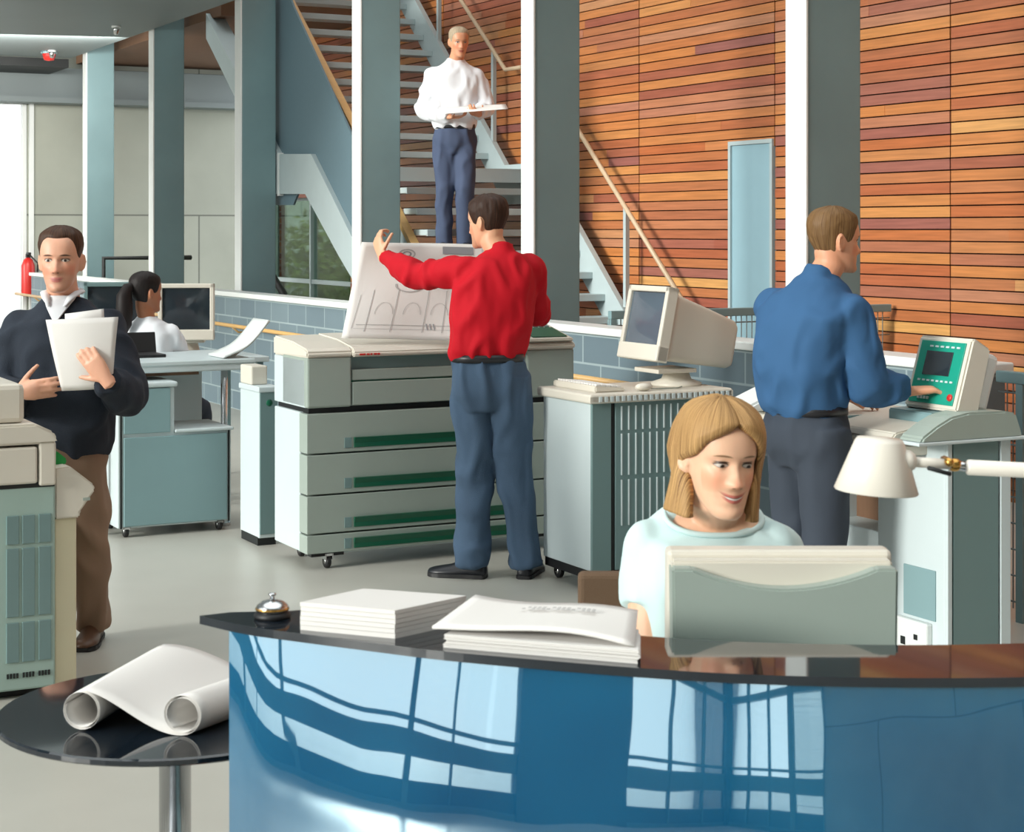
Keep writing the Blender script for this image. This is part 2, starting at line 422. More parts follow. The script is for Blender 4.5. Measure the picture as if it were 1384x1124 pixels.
def band(top, depth, x0, x1, name, m, edge=None):
    s = MB()
    bot = [(a_, z_-depth) for a_, z_ in top]
    for (p, q, p2, q2) in zip(top, top[1:], bot, bot[1:]): s.prism([p, q, q2, p2], 'x', x0, x1)
    o = s.build(name, m, st)
    if edge:
        e = MB()
        for p, q in zip(top, top[1:]): e.prism([(p[0], p[1]+.03), (q[0], q[1]+.03), (q[0], q[1]-.03), (p[0], p[1]-.03)], 'x', x0-.012, x1+.012)
        e.build('timber_edge', edge, o)
    return o
def ext(p, q, z):
    t = (z-p[1])/(q[1]-p[1]); return (p[0]+(q[0]-p[0])*t, z)
r0, r1, r2, r3 = pl(BR, 840, 415), pl(BR, 775, 298), pl(BR, 682, 223), pl(BR, 583, 41)
band([ext(r0, r1, .05), ext(r0, r1, r2[1]), r2, ext(r2, r3, 5.2)], .36, BR, BR+.05, 'stringer', M_stair)
l0, l1 = pl(BL-.05, 556, 325), pl(BL-.05, 401, 21)
band([ext(l0, l1, .05), l0, l1, ext(l0, l1, 5.0)], .2, BL-.07, BL-.02, 'stringer', M_stair, M_tan)
def Q(d, *ps): return [pl(d, *p) for p in ps]
p6 = Q(6.0, (362, -60), (362, 277), (396, 277), (421, 215), (489, 348), (530, 420), (530, 290), (352, -60))
MB().prism([p6[0], p6[1], p6[2], p6[3], p6[4], p6[5], pl(6.0, 533, 310), pl(6.0, 396, 8), pl(6.0, 372, -60)], 'x', 6.0, 6.02).build('side_panel', M_panel, st)
e = Q(5.99, (356, -60), (356, 277), (362, 277), (362, -60)); MB().prism(e, 'x', 5.97, 6.03).build('panel_edge', M_white, st)
zt = Q(5.96, (279, 18), (364, 183), (377, 208), (421, 208), (492, 352), (520, 409)); zb = Q(5.96, (279, 52), (346, 188), (372, 262), (413, 262), (458, 345), (497, 412))
s = MB()
for i in range(5): s.prism([zt[i], zt[i+1], zb[i+1], zb[i]], 'x', 5.955, 6.15)
s.build('outer_stringer', M_stair, st)
for i in (1, 2): MB().box(5.95, min(zb[i][0], zt[i][0])-.02, zb[i][1]-.02, 6.16, min(zb[i][0], zt[i][0])+.02, zt[i][1]+.01).build('stiffener', M_white, st)
def rail(pts): MB().tube([(BR+.02, a_, z_) for a_, z_ in pts], .02, 10).build('handrail', M_rail, st)
RB = BR+.02
q0, q1, q2 = pl(RB, 628, 8), pl(RB, 683, 94), pl(RB, 704, 91)
rail([(q1[0]+(q0[0]-q1[0])*1.6, q1[1]+(q0[1]-q1[1])*1.6), q1, q2])
q0, q1 = pl(RB, 768, 154), pl(RB, 925, 410)
rail([q0, q1])
for (p_, q_) in (((666, 70), (668, 222)), ((845, 280), (845, 415)), ((592, -48), (592, 60)), ((768, 154), (768, 290)), ((920, 402), (920, 470))):
    u_, v_ = pl(RB, *p_), pl(RB, *q_)
    MB().box(BR+.012, u_[0]-.02, v_[1], BR+.048, u_[0]+.02, u_[1]).build('rail_post', M_stair, st)
# mesh railings
def mesh_fence(name, label, p0, p1, h, pitch=.04):
    L_ = (p1-p0).length; yaw = math.atan2(p1.y-p0.y, p1.x-p0.x)
    t = thing(name, label, 'railing', p0, yaw, 'wire mesh railings')
    MB().box(0, -.02, h-.05, L_, .02, h, .005).build('top_rail', M_steel, t)
    m_ = MB()
    for i in range(int(L_/pitch)): m_.tube([(i*pitch, 0, .05), (i*pitch, 0, h-.05)], .0042, 4, cap=False)
    for k in range(int(h/.11)): m_.tube([(0, .003, .08+k*.11), (L_, .003, .08+k*.11)], .0042, 4, cap=False)
    m_.build('wire_mesh', M_wire, t)
    for i in range(int(L_/1.1)+1): MB().box(min(i*1.1, L_-.04), -.02, 0, min(i*1.1, L_-.04)+.04, .02, h-.05).build('post', M_steel, t)
mesh_fence('mesh_railing', 'wire mesh railing crossing at the foot of the timber wall below the blue door', bw(PB+.16, 9.2), bw(WB-.05, 9.2), 1.16)
mesh_fence('mesh_railing', 'wire mesh railing at the right edge behind the scanner console', bw(PB+.05, 3.4), bw(PB+.05, PE-.06), 1.05, .035)
# dark handrail beyond the parapet at the far end
t = thing('handrail', 'dark bent handrail beyond the parapet near the concrete wall', 'handrail', bw(6.6, 21.2), TH)
MB().tube([(-1.0, .3, 0), (-1.0, .3, 1.3), (.1, .3, 1.3)], .03, 8).build('rail', M_dark, t)
MB().tube([(.5, -.8, 1.5), (.62, -1.6, .9), (.7, -2.2, .0)], .045, 8).build('raking_rail', M_dark, t)
MB().tube([(.5, -.8, 0), (.5, -.8, 1.5)], .03, 8).build('post', M_dark, t)
# fire extinguisher, alarm light, ceiling spots
p = bw(5.31, AB-.16, .74)
t = thing('fire_extinguisher', 'red fire extinguisher hung on the concrete wall beside the tall window', 'fire extinguisher', p, TH)
MB().lathe([(0, 0), (.085, .01), (.09, .05), (.09, .42), (.06, .5), (.025, .53), (0, .53)]).build('cylinder', M_red, t)
MB().box(-.03, -.03, .53, .03, .03, .58, .006).box(-.02, -.1, .57, .02, .04, .6, .005).build('valve', M_black, t)
MB().tube([(.02, -.03, .56), (.12, -.05, .45), (.11, -.05, .15)], .012, 8).build('hose', M_black, t)
MB().box(-.05, .06, .15, .05, .12, .45).build('bracket', M_steel, t)
t = thing('alarm_light', 'small red alarm light under the edge of the grey ceiling slab', 'alarm', bw(5.1, 22.2, 3.86), TH)
MB().lathe([(0, -.12), (.06, -.11), (.08, -.05), (.08, -.03), (0, -.03)]).build('lens', M_red, t)
MB().lathe([(.0, -.035), (.1, -.03), (.1, 0), (0, 0)]).build('base', M_steel, t)
for k, (px, py) in enumerate(((157, 35), (70, 68))):
    D = 2400*(3.86-HZ)/(HY-py)
    t = thing('ceiling_spot', ('small bright spotlight under the slab, nearer the front', 'small bright spotlight under the slab, farther back')[k], 'spotlight', (wx(px, D), D, 3.86), 0, 'spots under the slab')
    MB().lathe([(.05, -.02), (.05, 0), (0, 0)]).lathe([(0, -.02), (.05, -.02)]).build('housing', M_white, t)
    MB().lathe([(0, -.1), (.025, -.09), (.035, -.04), (.035, -.02), (0, -.02)]).build('lamp_head', M_chrome, t)

# unseen fill lights added to brighten the far bay and columns
for k, (b_, a_) in enumerate(((1.0, 18.0), (4.0, 20.5), (2.6, 12.6))):
    l = bpy.data.lights.new('bay_fill', 'AREA'); l.shape = 'RECTANGLE'; l.size = 3.0; l.size_y = 1.0; l.energy = (150, 150, 55)[k]; l.color = (1, .97, .92)
    o = bpy.data.objects.new('bay_fill', l); COL.objects.link(o); o.location = bw(b_, a_, 3.8)
    o.rotation_euler = (bw(.25 if k < 2 else .5, 1, -.55 if k < 2 else -.3)).to_track_quat('-Z', 'Y').to_euler()
# ------------------------------------------------------------------ wide-format copier
def caster(parent, x, y, h=.075):
    c = MB().lathe([(0, -.012), (.03, -.012), (.034, -.008), (.034, .008), (.03, .012), (0, .012)], (0, 0, 0), 20, M=Matrix.Translation((x, y+.012, .034)) @ Matrix.Rotation(math.pi/2, 4, 'Y')).build('caster', M_black, parent)
    MB().box(x-.02, y-.02, .045, x-.015, y+.03, h).box(x+.015, y-.02, .045, x+.02, y+.03, h).box(x-.022, y-.02, h-.012, x+.022, y+.032, h).build('caster_fork', M_chrome, c)
    MB().lathe([(0, -.014), (.014, -.013), (.014, .013), (0, .014)], n=14, M=Matrix.Translation((x, y+.012, .034)) @ Matrix.Rotation(math.pi/2, 4, 'Y')).build('caster_hub', M_chrome, c)
cp = thing('wide_format_copier', 'big pale grey wide-format copier with green-handled drawers under the red-shirted man', 'copier', bw(3.086, 8.056), TH)
X1 = 1.48
MB().box(.002, .1, .08, X1-.002, .46, .76, .006).box(.03, .03, .07, X1-.03, .44, .085).build('body', M_lgrey, cp)
MB().box(.02, .03, .755, X1-.02, .45, .785).build('black_seam', M_black, cp)
for z0, z1, h0 in ((.565, .757, .585), (.366, .557, .388), (.177, .358, .196), (.08, .169, .094)):
    d = MB().box(0, 0, z0, X1, .105, z1, .004).build('drawer', M_grey, cp)
    hl = MB()
    hl.box(.245, -.004, h0, 1.16, .002, h0+.05, .002)
    hl.prism([(-.016, h0+.05), (-.004, h0+.05), (-.004, h0+.022)], 'x', .245, 1.16)
    hl.build('handle', M_green, d)
    MB().box(.195, -.003, h0, .232, .002, h0+.05, .001).build('handle_end', M_dteal, d)
    MB().box(1.19, -.003, h0, 1.225, .002, h0+.05, .001).build('handle_end', M_dteal, d)
up = MB(); up.box(0, .03, .785, X1, .46, 1.02, .006).build('upper_body', M_lgrey, cp)
MB().box(0, -.004, .785, .232, .34, 1.03, .01).build('end_block', M_grey, cp)
MB().box(1.2, -.004, .785, X1, .34, 1.03, .01).build('end_block', M_grey, cp)
MB().box(.236, -.002, .79, 1.196, .05, .905, .005).build('front_panel', M_grey, cp)
MB().box(.236, .0, .912, 1.196, .05, .965, .005).box(.236, .012, .904, 1.196, .04, .913, m=1).build('feed_panel', [M_grey, M_green], cp)
MB().box(.232, .022, .966, 1.2, .035, 1.03).build('feed_slot', M_dteal, cp)
tc_ = MB(); tc_.prism([(-.03, 1.03), (-.03, 1.05), (.0, 1.075), (.2, 1.105), (.46, 1.12), (.46, 1.02), (.06, 1.02)], 'x', .232, 1.2, bev=.006)
tc_.prism([(-.012, 1.03), (-.012, 1.055), (.01, 1.072), (.2, 1.1), (.46, 1.115), (.46, 1.02)], 'x', -.004, .236, bev=.008)
tc_.prism([(-.012, 1.03), (-.012, 1.055), (.01, 1.072), (.2, 1.1), (.46, 1.115), (.46, 1.02)], 'x', 1.196, X1+.004, bev=.008)
tc_ = tc_.build('top_cover', M_cream, cp)
b_ = MB()
for k, wd in enumerate((.018, .012, .015, .01, .016, .012)): b_.box(.262+k*.019, -.0335, 1.036, .262+k*.019+wd, -.029, 1.045)
b_.build('badge', M_red, tc_)
cpan = MB(); cpan.prism([(-.02, 1.07), (-.02, 1.085), (.28, 1.15), (.28, 1.1)], 'x', 1.21, X1-.01, bev=.006)
cpan = cpan.build('control_panel', M_cream, cp)
sl = math.atan2(.065, .3)
MB(Matrix()).box(-.105, .03, .0, .095, .2, .004, M=Matrix.Translation((1.35, -.02, 1.087)) @ Matrix.Rotation(sl, 4, 'X')).build('display', M_green, cpan)
kb = MB()
for i in range(6):
    for j in range(2): kb.box(-.1+i*.033, .215+j*.028, 0, -.078+i*.033, .235+j*.028, .006, M=Matrix.Translation((1.35, -.02, 1.087)) @ Matrix.Rotation(sl, 4, 'X'))
kb.build('keypad', M_dteal, cpan)
for x in (.12, X1-.12):
    for y in (.03, .38): caster(cp, x, y)
MB().box(.03, .02, .062, .2, .1, .08).build('foot_plate', M_black, cp)
MB().box(X1-.2, .02, .062, X1-.03, .1, .08).build('foot_plate', M_black, cp)

# the drawing being lifted off the copier
def sheet(name, label, corners, nu, nv, bulge, marks, cat='paper', th=.0012):
    """corners: TL, TR, BR, BL"""
    TL, TR, BR_, BL_ = [Vector(c) for c in corners]
    nrm = (TR-TL).cross(BL_-TL).normalized()
    def P(u, v, o=0.0):
        p = (TL.lerp(TR, u)).lerp(BL_.lerp(BR_, u), v)
        return p + nrm*(bulge*math.sin(math.pi*u)*math.sin(math.pi*v*.9) + .006*math.sin(u*9+v*4) + o)
    mb = MB(); mb.grid(lambda u, v: P(u, v), nu, nv, th)
    for mk in marks:
        pts, wd, m = mk
        for (u0, v0), (u1, v1) in zip(pts, pts[1:]):
            d_ = Vector((u1-u0, v1-v0)); n_ = max(1, int(d_.length*14)); q = Vector((-d_.y, d_.x)).normalized()*wd/2
            for k in range(n_):
                s0 = Vector((u0, v0)) + d_*k/n_; s1 = Vector((u0, v0)) + d_*(k+1)/n_
                for sgn in (.0022, -.0022-th):
                    f = mb.bm.faces.new([mb.bm.verts.new(P(x.x, x.y, sgn)) for x in (s0-q, s1-q, s1+q, s0+q)]); f.material_index = m
    o = mb.build(name, [M_paper, M_ink, M_dink])
    tag(o, label, cat); return o
def arc(cx, cy, rx, ry, a0, a1, n=14): return [(cx+rx*math.cos(math.radians(a0+(a1-a0)*i/n)), cy+ry*math.sin(math.radians(a0+(a1-a0)*i/n))) for i in range(n+1)]
mk = [([(x, .5), (x-.02, .93)], .004, 1) for x in (.13, .27, .45, .56, .74)]
mk += [([(.06, .86), (.92, .86)], .006, 1), ([(.05, .90), (.9, .90)], .003, 1), (arc(.33, .45, .08, .07, 10, 190), .012, 1), (arc(.3, .12, .05, .05, 0, 360), .01, 1), (arc(.3, .12, .025, .025, 0, 360), .01, 2)]
mk += [([(.53, .06), (.74, .06)], .05, 2), ([(.53, .10), (.74, .10)], .03, 2), ([(.06, .55), (.04, .9)], .003, 1), ([(.8, .05), (.8, .2)], .004, 1)]
mk += [([(.45+.02*i, .84), (.46+.02*i, .9)], .006, 2) for i in range(3)] + [([(.63+.02*i, .8), (.64+.02*i, .88)], .006, 1) for i in range(3)]
mk += [(arc(.2+.16*i, .75, .05, .12, 180, 360), .003, 1) for i in range(4)]
sheet('drawing_sheet', 'large engineering drawing lifted over the copier by the red-shirted man', ((wx(489, 8.86), 8.86, wz(327, 8.86)), (wx(690, 9.2), 9.2, wz(331, 9.2)), (wx(706, 9.0), 9.0, wz(462, 9.0)+.0), (wx(461, 8.72), 8.72, wz(457, 8.72))), 26, 20, -.025, mk, 'drawing')

# narrow upright unit beside the copier
t = thing('slim_cabinet', 'narrow upright grey unit standing at the left end of the wide copier', 'cabinet', (wx(350, 9.25), 9.25, 0), TH)
MB().box(0, 0, .04, .105, .3, .80, .006).build('body', M_lgrey, t)
MB().box(.004, -.006, .06, .1, .004, .80, .003).build('front_panel', M_dteal, t)
MB().box(-.006, -.012, .80, .115, .31, .83, .006).build('top', M_lgrey, t)
MB().box(.0, .02, .0, .1, .28, .045).build('plinth', M_dark, t)
MB().lathe([(0, -.004), (.016, -.003), (.018, 0), (0, .0)], n=16, M=Matrix.Translation((.055, -.006, .745)) @ Matrix.Rotation(-math.pi/2, 4, 'X')).build('button', M_green, t)
MB().box(.0, .12, .83, .09, .3, .93, .008).build('paper_bin', M_cream, t)

# ------------------------------------------------------------------ left desk group
t = thing('equipment_cabinet', 'teal-grey stepped cabinet on casters under the raised worktop', 'cabinet', (wx(160, 9.47), 9.47, 0), TH)
MB().box(0, .012, .05, .63, .42, .55, .006).box(0, .012, .54, .31, .42, .80, .006).build('body', M_lgrey, t)
MB().box(.03, -.002, .06, .605, .014, .535, .004).build('front_panel', M_teal, t)
MB().box(.03, -.002, .555, .285, .014, .795, .004).build('upper_panel', M_teal, t)
MB().box(-.01, -.01, .80, .325, .43, .828, .01).build('top', M_lgrey, t)
MB().box(.31, -.01, .55, .64, .43, .568, .006).build('step_top', M_lgrey, t)
MB().box(.012, .006, .05, .022, .016, .8).build('seam', M_dark, t)
MB().box(.612, .006, .05, .62, .016, .55).build('seam', M_dark, t)
for x in (.05, .57):
    for y in (.03, .34): caster(t, x, y, .055)
t = thing('worktop_table', 'raised pale grey worktop on chrome legs left of the copier', 'table', bw(2.36, 9.47), TH)
MB().box(0, 0, .868, .96, .8, .925, .008).box(0, -.008, .905, .96, .81, .93, .006).build('top', M_lgrey, t)
for x, y in ((.05, .06), (.8, .06), (.05, .74), (.8, .74)):
    MB().tube([(x, y, 0), (x, y, .87)], .02, 10).lathe([(0, 0), (.035, 0), (.035, .02), (.022, .05)], (x, y, 0), 12).build('leg', M_chrome, t)
MB().box(.52, .4, .32, .78, .43, .87, .004).build('modesty_panel', M_lgrey, t)
MB().box(.3, .08, .845, .66, .3, .867).build('under_tray', M_brown, t)
# curved tray at the right end of the worktop
o = MB().grid(lambda u, v: (u*.27-.06, v*.26, .945 + .19*(u**1.7) + .006*math.sin(8*u)), 14, 4, .012).tube([(.02, .13, .94), (.05, .13, .94), (.12, .13, .985)], .008, 6).build('document_tray', M_white, None, bw(3.2, 9.5), TH)
tag(o, 'curved white document tray sweeping up from the right end of the worktop', 'tray')
# laptop on the worktop
t = thing('laptop', 'dark laptop standing open on the raised worktop near the ponytailed woman', 'laptop', bw(2.75, 9.9, .93), TH)
MB().box(-.15, -.13, 0, .15, .1, .018, .004).build('keyboard_base', M_black, t)
MB().box(-.16, -.004, 0, .16, .008, .12, .004, M=Matrix.Translation((0, .1, .014)) @ Matrix.Rotation(-.25, 4, 'X')).build('screen', M_black, t)
def crt(name, label, loc, yaw, wd, ht, dep, lift, mshell, mscr, tilt=0.0, chin=.04, frame=.028):
    t = thing(name, label, 'monitor', loc, yaw)
    T = Matrix.Translation((0, 0, lift)) @ Matrix.Rotation(tilt, 4, 'X')
    # bezel around the screen (faces -y), centred on the swivel
    y0 = -dep*.5
    h = wd/2
    bz = MB()
    bz.box(-h, y0, 0, -h+frame, y0+.06, ht, .006, M=T); bz.box(h-frame, y0, 0, h, y0+.06, ht, .006, M=T)
    bz.box(-h, y0, ht-frame, h, y0+.06, ht, .006, M=T); bz.box(-h, y0-.004, 0, h, y0+.06, frame+chin, .008, M=T)
    bz.build('bezel', mshell, t)
    MB().grid(lambda u, v: (-h+frame*.8+(wd-1.6*frame)*u, y0+.016-.010*(1-(2*u-1)**2)*(1-(2*v-1)**2), (frame+chin)*.9+(ht-frame*1.8-chin)*v), 12, 12, M=T).build('screen', mscr, t)
    # tapering rear shell
    sh = MB(); ks = [(0.058, 1.0, 0, ht, .01), (.10, .985, .002, ht*.99, .02), (.2, .92, .012, ht*.93, .03), (.62, .82, .025, ht*.84, .04), (.95, .75, .035, ht*.76, .04), (1.0, .69, .045, ht*.71, .05)]
    bm = bmesh.new(); rows = []
    for q, wf, zb, zt_, rr in ks:
        y = y0 + (q if q < .06 else q*dep); hw = h*wf*.985; row = []
        cz, hz = (zb+zt_)/2, (zt_-zb)/2
        for i in range(40):
            an = 2*math.pi*i/40; c_, s_ = math.cos(an), math.sin(an); e = .22
            row.append(bm.verts.new((hw*math.copysign(abs(c_)**e, c_), y, cz+hz*math.copysign(abs(s_)**e, s_))))
        rows.append(row)
    for a, b in zip(rows, rows[1:]):
        for i in range(40): bm.faces.new((a[i], a[(i+1) % 40], b[(i+1) % 40], b[i]))
    bm.faces.new(rows[0]); bm.faces.new(rows[-1])
    bmesh.ops.recalc_face_normals(bm, faces=bm.faces)
    sh._add(bm, 0, True, T); shell = sh.build('rear_shell', mshell, t)
    MB().box(-wd*.3, y0+.06, 0, wd*.3, y0+dep*.6, .02, .004, M=Matrix.Translation((0, 0, lift-.02))).lathe([(wd*.33, 0), (wd*.34, .012), (wd*.2, .03), (wd*.14, lift)], (0, 0, 0), 24).lathe([(0, 0), (wd*.33, 0)]).build('stand', mshell, t)
    gs = MB()
    for k in range(6): gs.box(-wd*.2+k*wd*.075, y0+dep-.004, ht*.2, -wd*.2+k*wd*.075+.006, y0+dep+.002, ht*.45, M=T)
    gs.build('vent', M_dark, shell)
    return t
t = thing('desk', 'pale desk beyond the worktop carrying the two far monitors', 'desk', bw(2.3, 10.85), TH)
MB().box(0, 0, .8, 1.6, .75, .835, .006).build('top', M_lgrey, t)
for x, y in ((.05, .05), (1.55, .05), (.05, .7), (1.55, .7)): MB().box(x-.02, y-.02, 0, x+.02, y+.02, .8, .003).build('leg', M_steel, t)
crt('crt_monitor', 'far cream monitor with dark screen right of the ponytailed woman', bw(3.46, 11.15, .835), .08, .355, .36, .38, .11, M_cream, M_screen)
crt('crt_monitor', 'far dark-screened monitor between the sweater man and the ponytailed woman', bw(3.03, 11.35, .835), .25, .40, .40, .38, .08, M_dteal, M_screen)
o = MB().box(0, 0, 0, .14, .05, .022, .006).build('desk_phone', M_fabr, None, bw(3.45, 10.9, .8352), TH); tag(o, 'small brown handset on the desk below the far cream monitor', 'phone')

# ------------------------------------------------------------------ louvred cabinet with keyboard and monitor
t = thing('louvred_cabinet', 'white-sided louvred cabinet carrying the tilted monitor', 'cabinet', (.361, 8.03, 0), TH)
MB().box(0, .012, .1, .725, .46, .862, .006).build('body', M_lgrey, t)
MB().box(.005, .02, .06, .72, .45, .1).build('plinth', M_black, t)
MB().box(0, -.004, .1, .1, .014, .862, .003).build('front_post', M_dteal, t)
MB().box(.1, .004, .1, .122, .013, .862).build('seam', M_dark, t)
dr = MB().box(.122, -.004, .1, .725, .014, .862, .003).build('door', M_dteal, t)
s = MB()
for r0, r1 in ((.735, .845), (.53, .72), (.3, .51)):
    for k in range(15): s.box(.15+k*.038, -.009, r0, .158+k*.038, -.003, r1, .002)
s.build('louvre', M_lgrey, dr)
tp = MB().box(-.025, -.03, .862, .75, .48, .905, .01).box(-.025, -.03, .868, .75, -.028, .895).build('top', M_cream, t)
s = MB()
for k in range(24): s.box(.02+k*.03, -.034, .87, .036+k*.03, -.029, .894, .001)
s.build('edge_reflection', M_lgrey, tp)  # pale bars stand in for the serrated reflection along the edge
for x in (.06, .66):
    for y in (.04, .4): caster(t, x, y, .065)
t = thing('keyboard', 'cream keyboard on the louvred cabinet in front of the tilted monitor', 'keyboard', bw(4.16, 7.2, .9055), TH)
kb_ = MB(); kb_.prism([(-.08, 0), (-.08, .03), (.08, .016), (.08, 0)], 'y', -.2, .2, bev=.005); kb_.build('case', M_cream, t)
s = MB(); A_ = math.atan2(-.014, .16)
for i in range(5):
    for j in range(15): s.box(-.066+i*.027, -.185+j*.0245, 0, -.044+i*.027, -.164+j*.0245, .008, .001, M=Matrix.Translation((0, 0, .0235)) @ Matrix.Rotation(-A_, 4, 'Y'))
s.build('key', M_paper, t)['kind'] = 'stuff'
t = thing('mouse', 'cream mouse beside the keyboard on the louvred cabinet', 'mouse', bw(4.33, 6.985, .9055), TH)
MB().ball((0, 0, .0185), (.045, .028, .018), 16).build('shell', M_cream, t)
MB().tube([(.04, 0, .008), (.1, .03, .004), (.2, .02, .004), (.26, .08, .004)], .003, 6).build('cord', M_grey, t)
crt('crt_monitor', 'cream monitor tilted back on the louvred cabinet, facing left', bw(4.64, 7.19, .9055), math.atan2(-CS, SN), .36, .355, .46, .085, M_cream, M_bscreen, -.2, .05)

# ------------------------------------------------------------------ scanner at the right
t = thing('scanner_copier', 'long pale scanner with tilted green console where the blue-shirted man works', 'scanner', (1.617, 6.6, 0), TH)
SW = .31
MB().box(0, .012, .02, SW, .4, .86, .006).build('near_pedestal', M_lgrey, t)
MB().box(.03, -.002, .03, SW-.06, .014, .855, .003).build('end_panel', M_dteal, t)
MB().box(.0, -.004, .02, .022, .013, .86, .003).box(SW-.05, -.004, .02, SW, .013, .86, .003).build('corner_post', M_lgrey, t)
MB().box(-.006, .06, .18, .002, .24, .37, .002).build('side_hatch', M_teal, t)
ob = MB().box(-.03, .08, .03, .002, .27, .17, .008).build('socket_box', M_white, t)
MB().box(-.033, .13, .1, -.029, .15, .12).box(-.033, .2, .07, -.029, .225, .1).box(-.033, .15, .05, -.029, .165, .07).build('socket', M_dark, ob)
MB().box(0, .78, .02, SW, 1.1, .86, .006).build('far_pedestal', M_lgrey, t)
MB().box(.03, .4, .02, SW, .78, .46, .006).build('paper_tray', M_lgrey, t)
MB().box(.2, .4, .46, SW, .78, .84).build('rear_panel', M_brown, t)
hd = MB(); hd.prism([(-.15, .862), (-.14, .885), (-.07, .925), (.0, .955), (.08, .968), (.26, .966), (.315, .955), (.345, .88), (.345, .862)], 'y', -.03, .1, bev=.008)
hd.build('hood', M_grey, t)
MB().box(-.165, -.036, .855, .36, .105, .868, .004).build('hood_lip', M_lgrey, t)
bd = MB(); bd.prism([(-.16, .84), (-.175, .865), (-.15, .89), (.0, .915), (.31, .925), (.31, .84)], 'y', .11, 1.12, bev=.006)
bd.prism([(-.155, .80), (-.155, .838), (.31, .838), (.31, .80)], 'y', .11, 1.12, bev=.004)
bd.build('scan_bed', M_cream, t)
MB().box(-.1, .5, .905, .1, .505, .915, m=0).prism([(.02, .9), (.02, .955), (.3, .965), (.3, .9)], 'y', .11, .36, bev=.005).build('console_base', M_teal, t)
wg = MB(); wg.prism([(-.22, .9), (-.24, .925), (-.08, .985), (-.0, .955), (-.0, .9)], 'y', .92, 1.11, bev=.01); wg.build('output_tray', M_white, t)
TM = Matrix.Translation((.07, -.09, .965)) @ Matrix.Rotation(math.radians(17), 4, 'Y')
cn = MB(); cn.prism([(0, 0), (0, .28), (.012, .29), (.1, .27), (.11, .02), (.1, 0)], 'y', .12, .42, bev=.012, M=TM)
cn = cn.build('console', M_cream, t)
MB().box(-.005, .145, .02, .001, .395, .265, .002, M=TM).build('console_face', mat('console_green', (22, 150, 128), .4), cn)
MB().box(-.008, .2, .13, -.003, .35, .225, .002, M=TM).build('display', M_screen, cn)
s = MB()
for i in range(8): s.box(-.008, .17+i*.026, .105, -.004, .184+i*.026, .112, M=TM)
for i in range(6): s.box(-.008, .17+i*.03, .24, -.004, .188+i*.03, .247, M=TM)
for i in range(4):
    for j in range(3): s.box(-.009, .28+i*.018, .035+j*.018, -.004, .291+i*.018, .046+j*.018, M=TM)
s.build('button', M_lgrey, cn)
MB().lathe([(0, -.006), (.013, -.005), (.014, 0)], n=14, M=TM @ Matrix.Translation((-.005, .165, .05)) @ Matrix.Rotation(math.pi/2, 4, 'Y')).build('stop_button', M_red, cn)
MB().box(.1, .14, .03, .17, .4, .26, .02, M=TM).tube([(.2, .2, .0), (.26, .2, -.02), (.28, .22, .0)], .012, 8, M=TM).build('console_back', M_white, cn)
s = MB(); s.tube([(.24, .14, .955), (.24, .14, 1.08)], .02, 8).box(.16, .11, .955, .28, .34, .975, .005); s.build('console_mount', M_white, t)

# ------------------------------------------------------------------ copier at the left edge
t = thing('office_copier', 'cream and green-grey upright copier with ventilation grilles at the left edge', 'copier', (wx(75, 6.3), 6.3, 0), TH)
MB().box(-.85, 0, .03, 0, .5, .745, .008).build('body', mat('pale_green_grey', (158, 182, 174), .5), t)
for x in (-.172, -.117, -.06):
    for z0, z1 in ((.545, .645), (.29, .53), (.13, .27)):
        MB().box(x, -.006, z0, x+.044, .002, z1, .002).build('vent_grille', M_dteal, t)
for x in (-.17, -.115, -.06):
    s = MB()
    for k in range(4): s.box(x+k*.011, -.004, .075, x+.007+k*.011, .002, .092)
    s.build('base_vent', M_dark, t)
MB().lathe([(0, -.004), (.006, -.003), (.007, 0)], n=12, M=Matrix.Translation((-.02, 0, .685)) @ Matrix.Rotation(math.pi/2, 4, 'X')).build('lock', M_dark, t)
MB().box(-.87, -.012, .755, -.065, .5, .885, .008).box(-.06, -.012, .745, .0, .5, .9, .008).build('scanner_unit', M_cream, t)
MB().box(-.86, .0, .74, -.003, .49, .757).build('seam', M_dark, t)
MB().prism([(-.88, .893), (-.88, .95), (-.86, .965), (-.07, .965), (-.01, .935), (.004, .91), (.004, .893)], 'y', -.016, .5, bev=.008).build('lid', M_cream, t)
MB().box(-.9, .03, .965, -.1, .42, 1.105, .02).build('document_feeder', M_cream, t)
MB().box(.0, .02, .03, .08, .48, .62, .006).build('finisher', mat('warm_cream_plastic', (216, 208, 178), .5), t)
MB().prism([(0, .62), (0, .80), (.055, .805), (.14, .735), (.145, .715), (.09, .64), (.09, .62)], 'y', .01, .46, bev=.006).build('output_tray', M_cream, t)
MB().box(.1, .006, .68, .125, .012, .69).build('tray_label', M_grey, t)
MB().prism([(0, .80), (0, .86), (.03, .85), (.065, .82), (.06, .80)], 'y', .1, .4, bev=.004).build('green_flap', mat('bright_green_plastic', (30, 150, 70), .4), t)
MB().box(-.82, .05, 0, .06, .45, .035).build('plinth', M_dark, t)

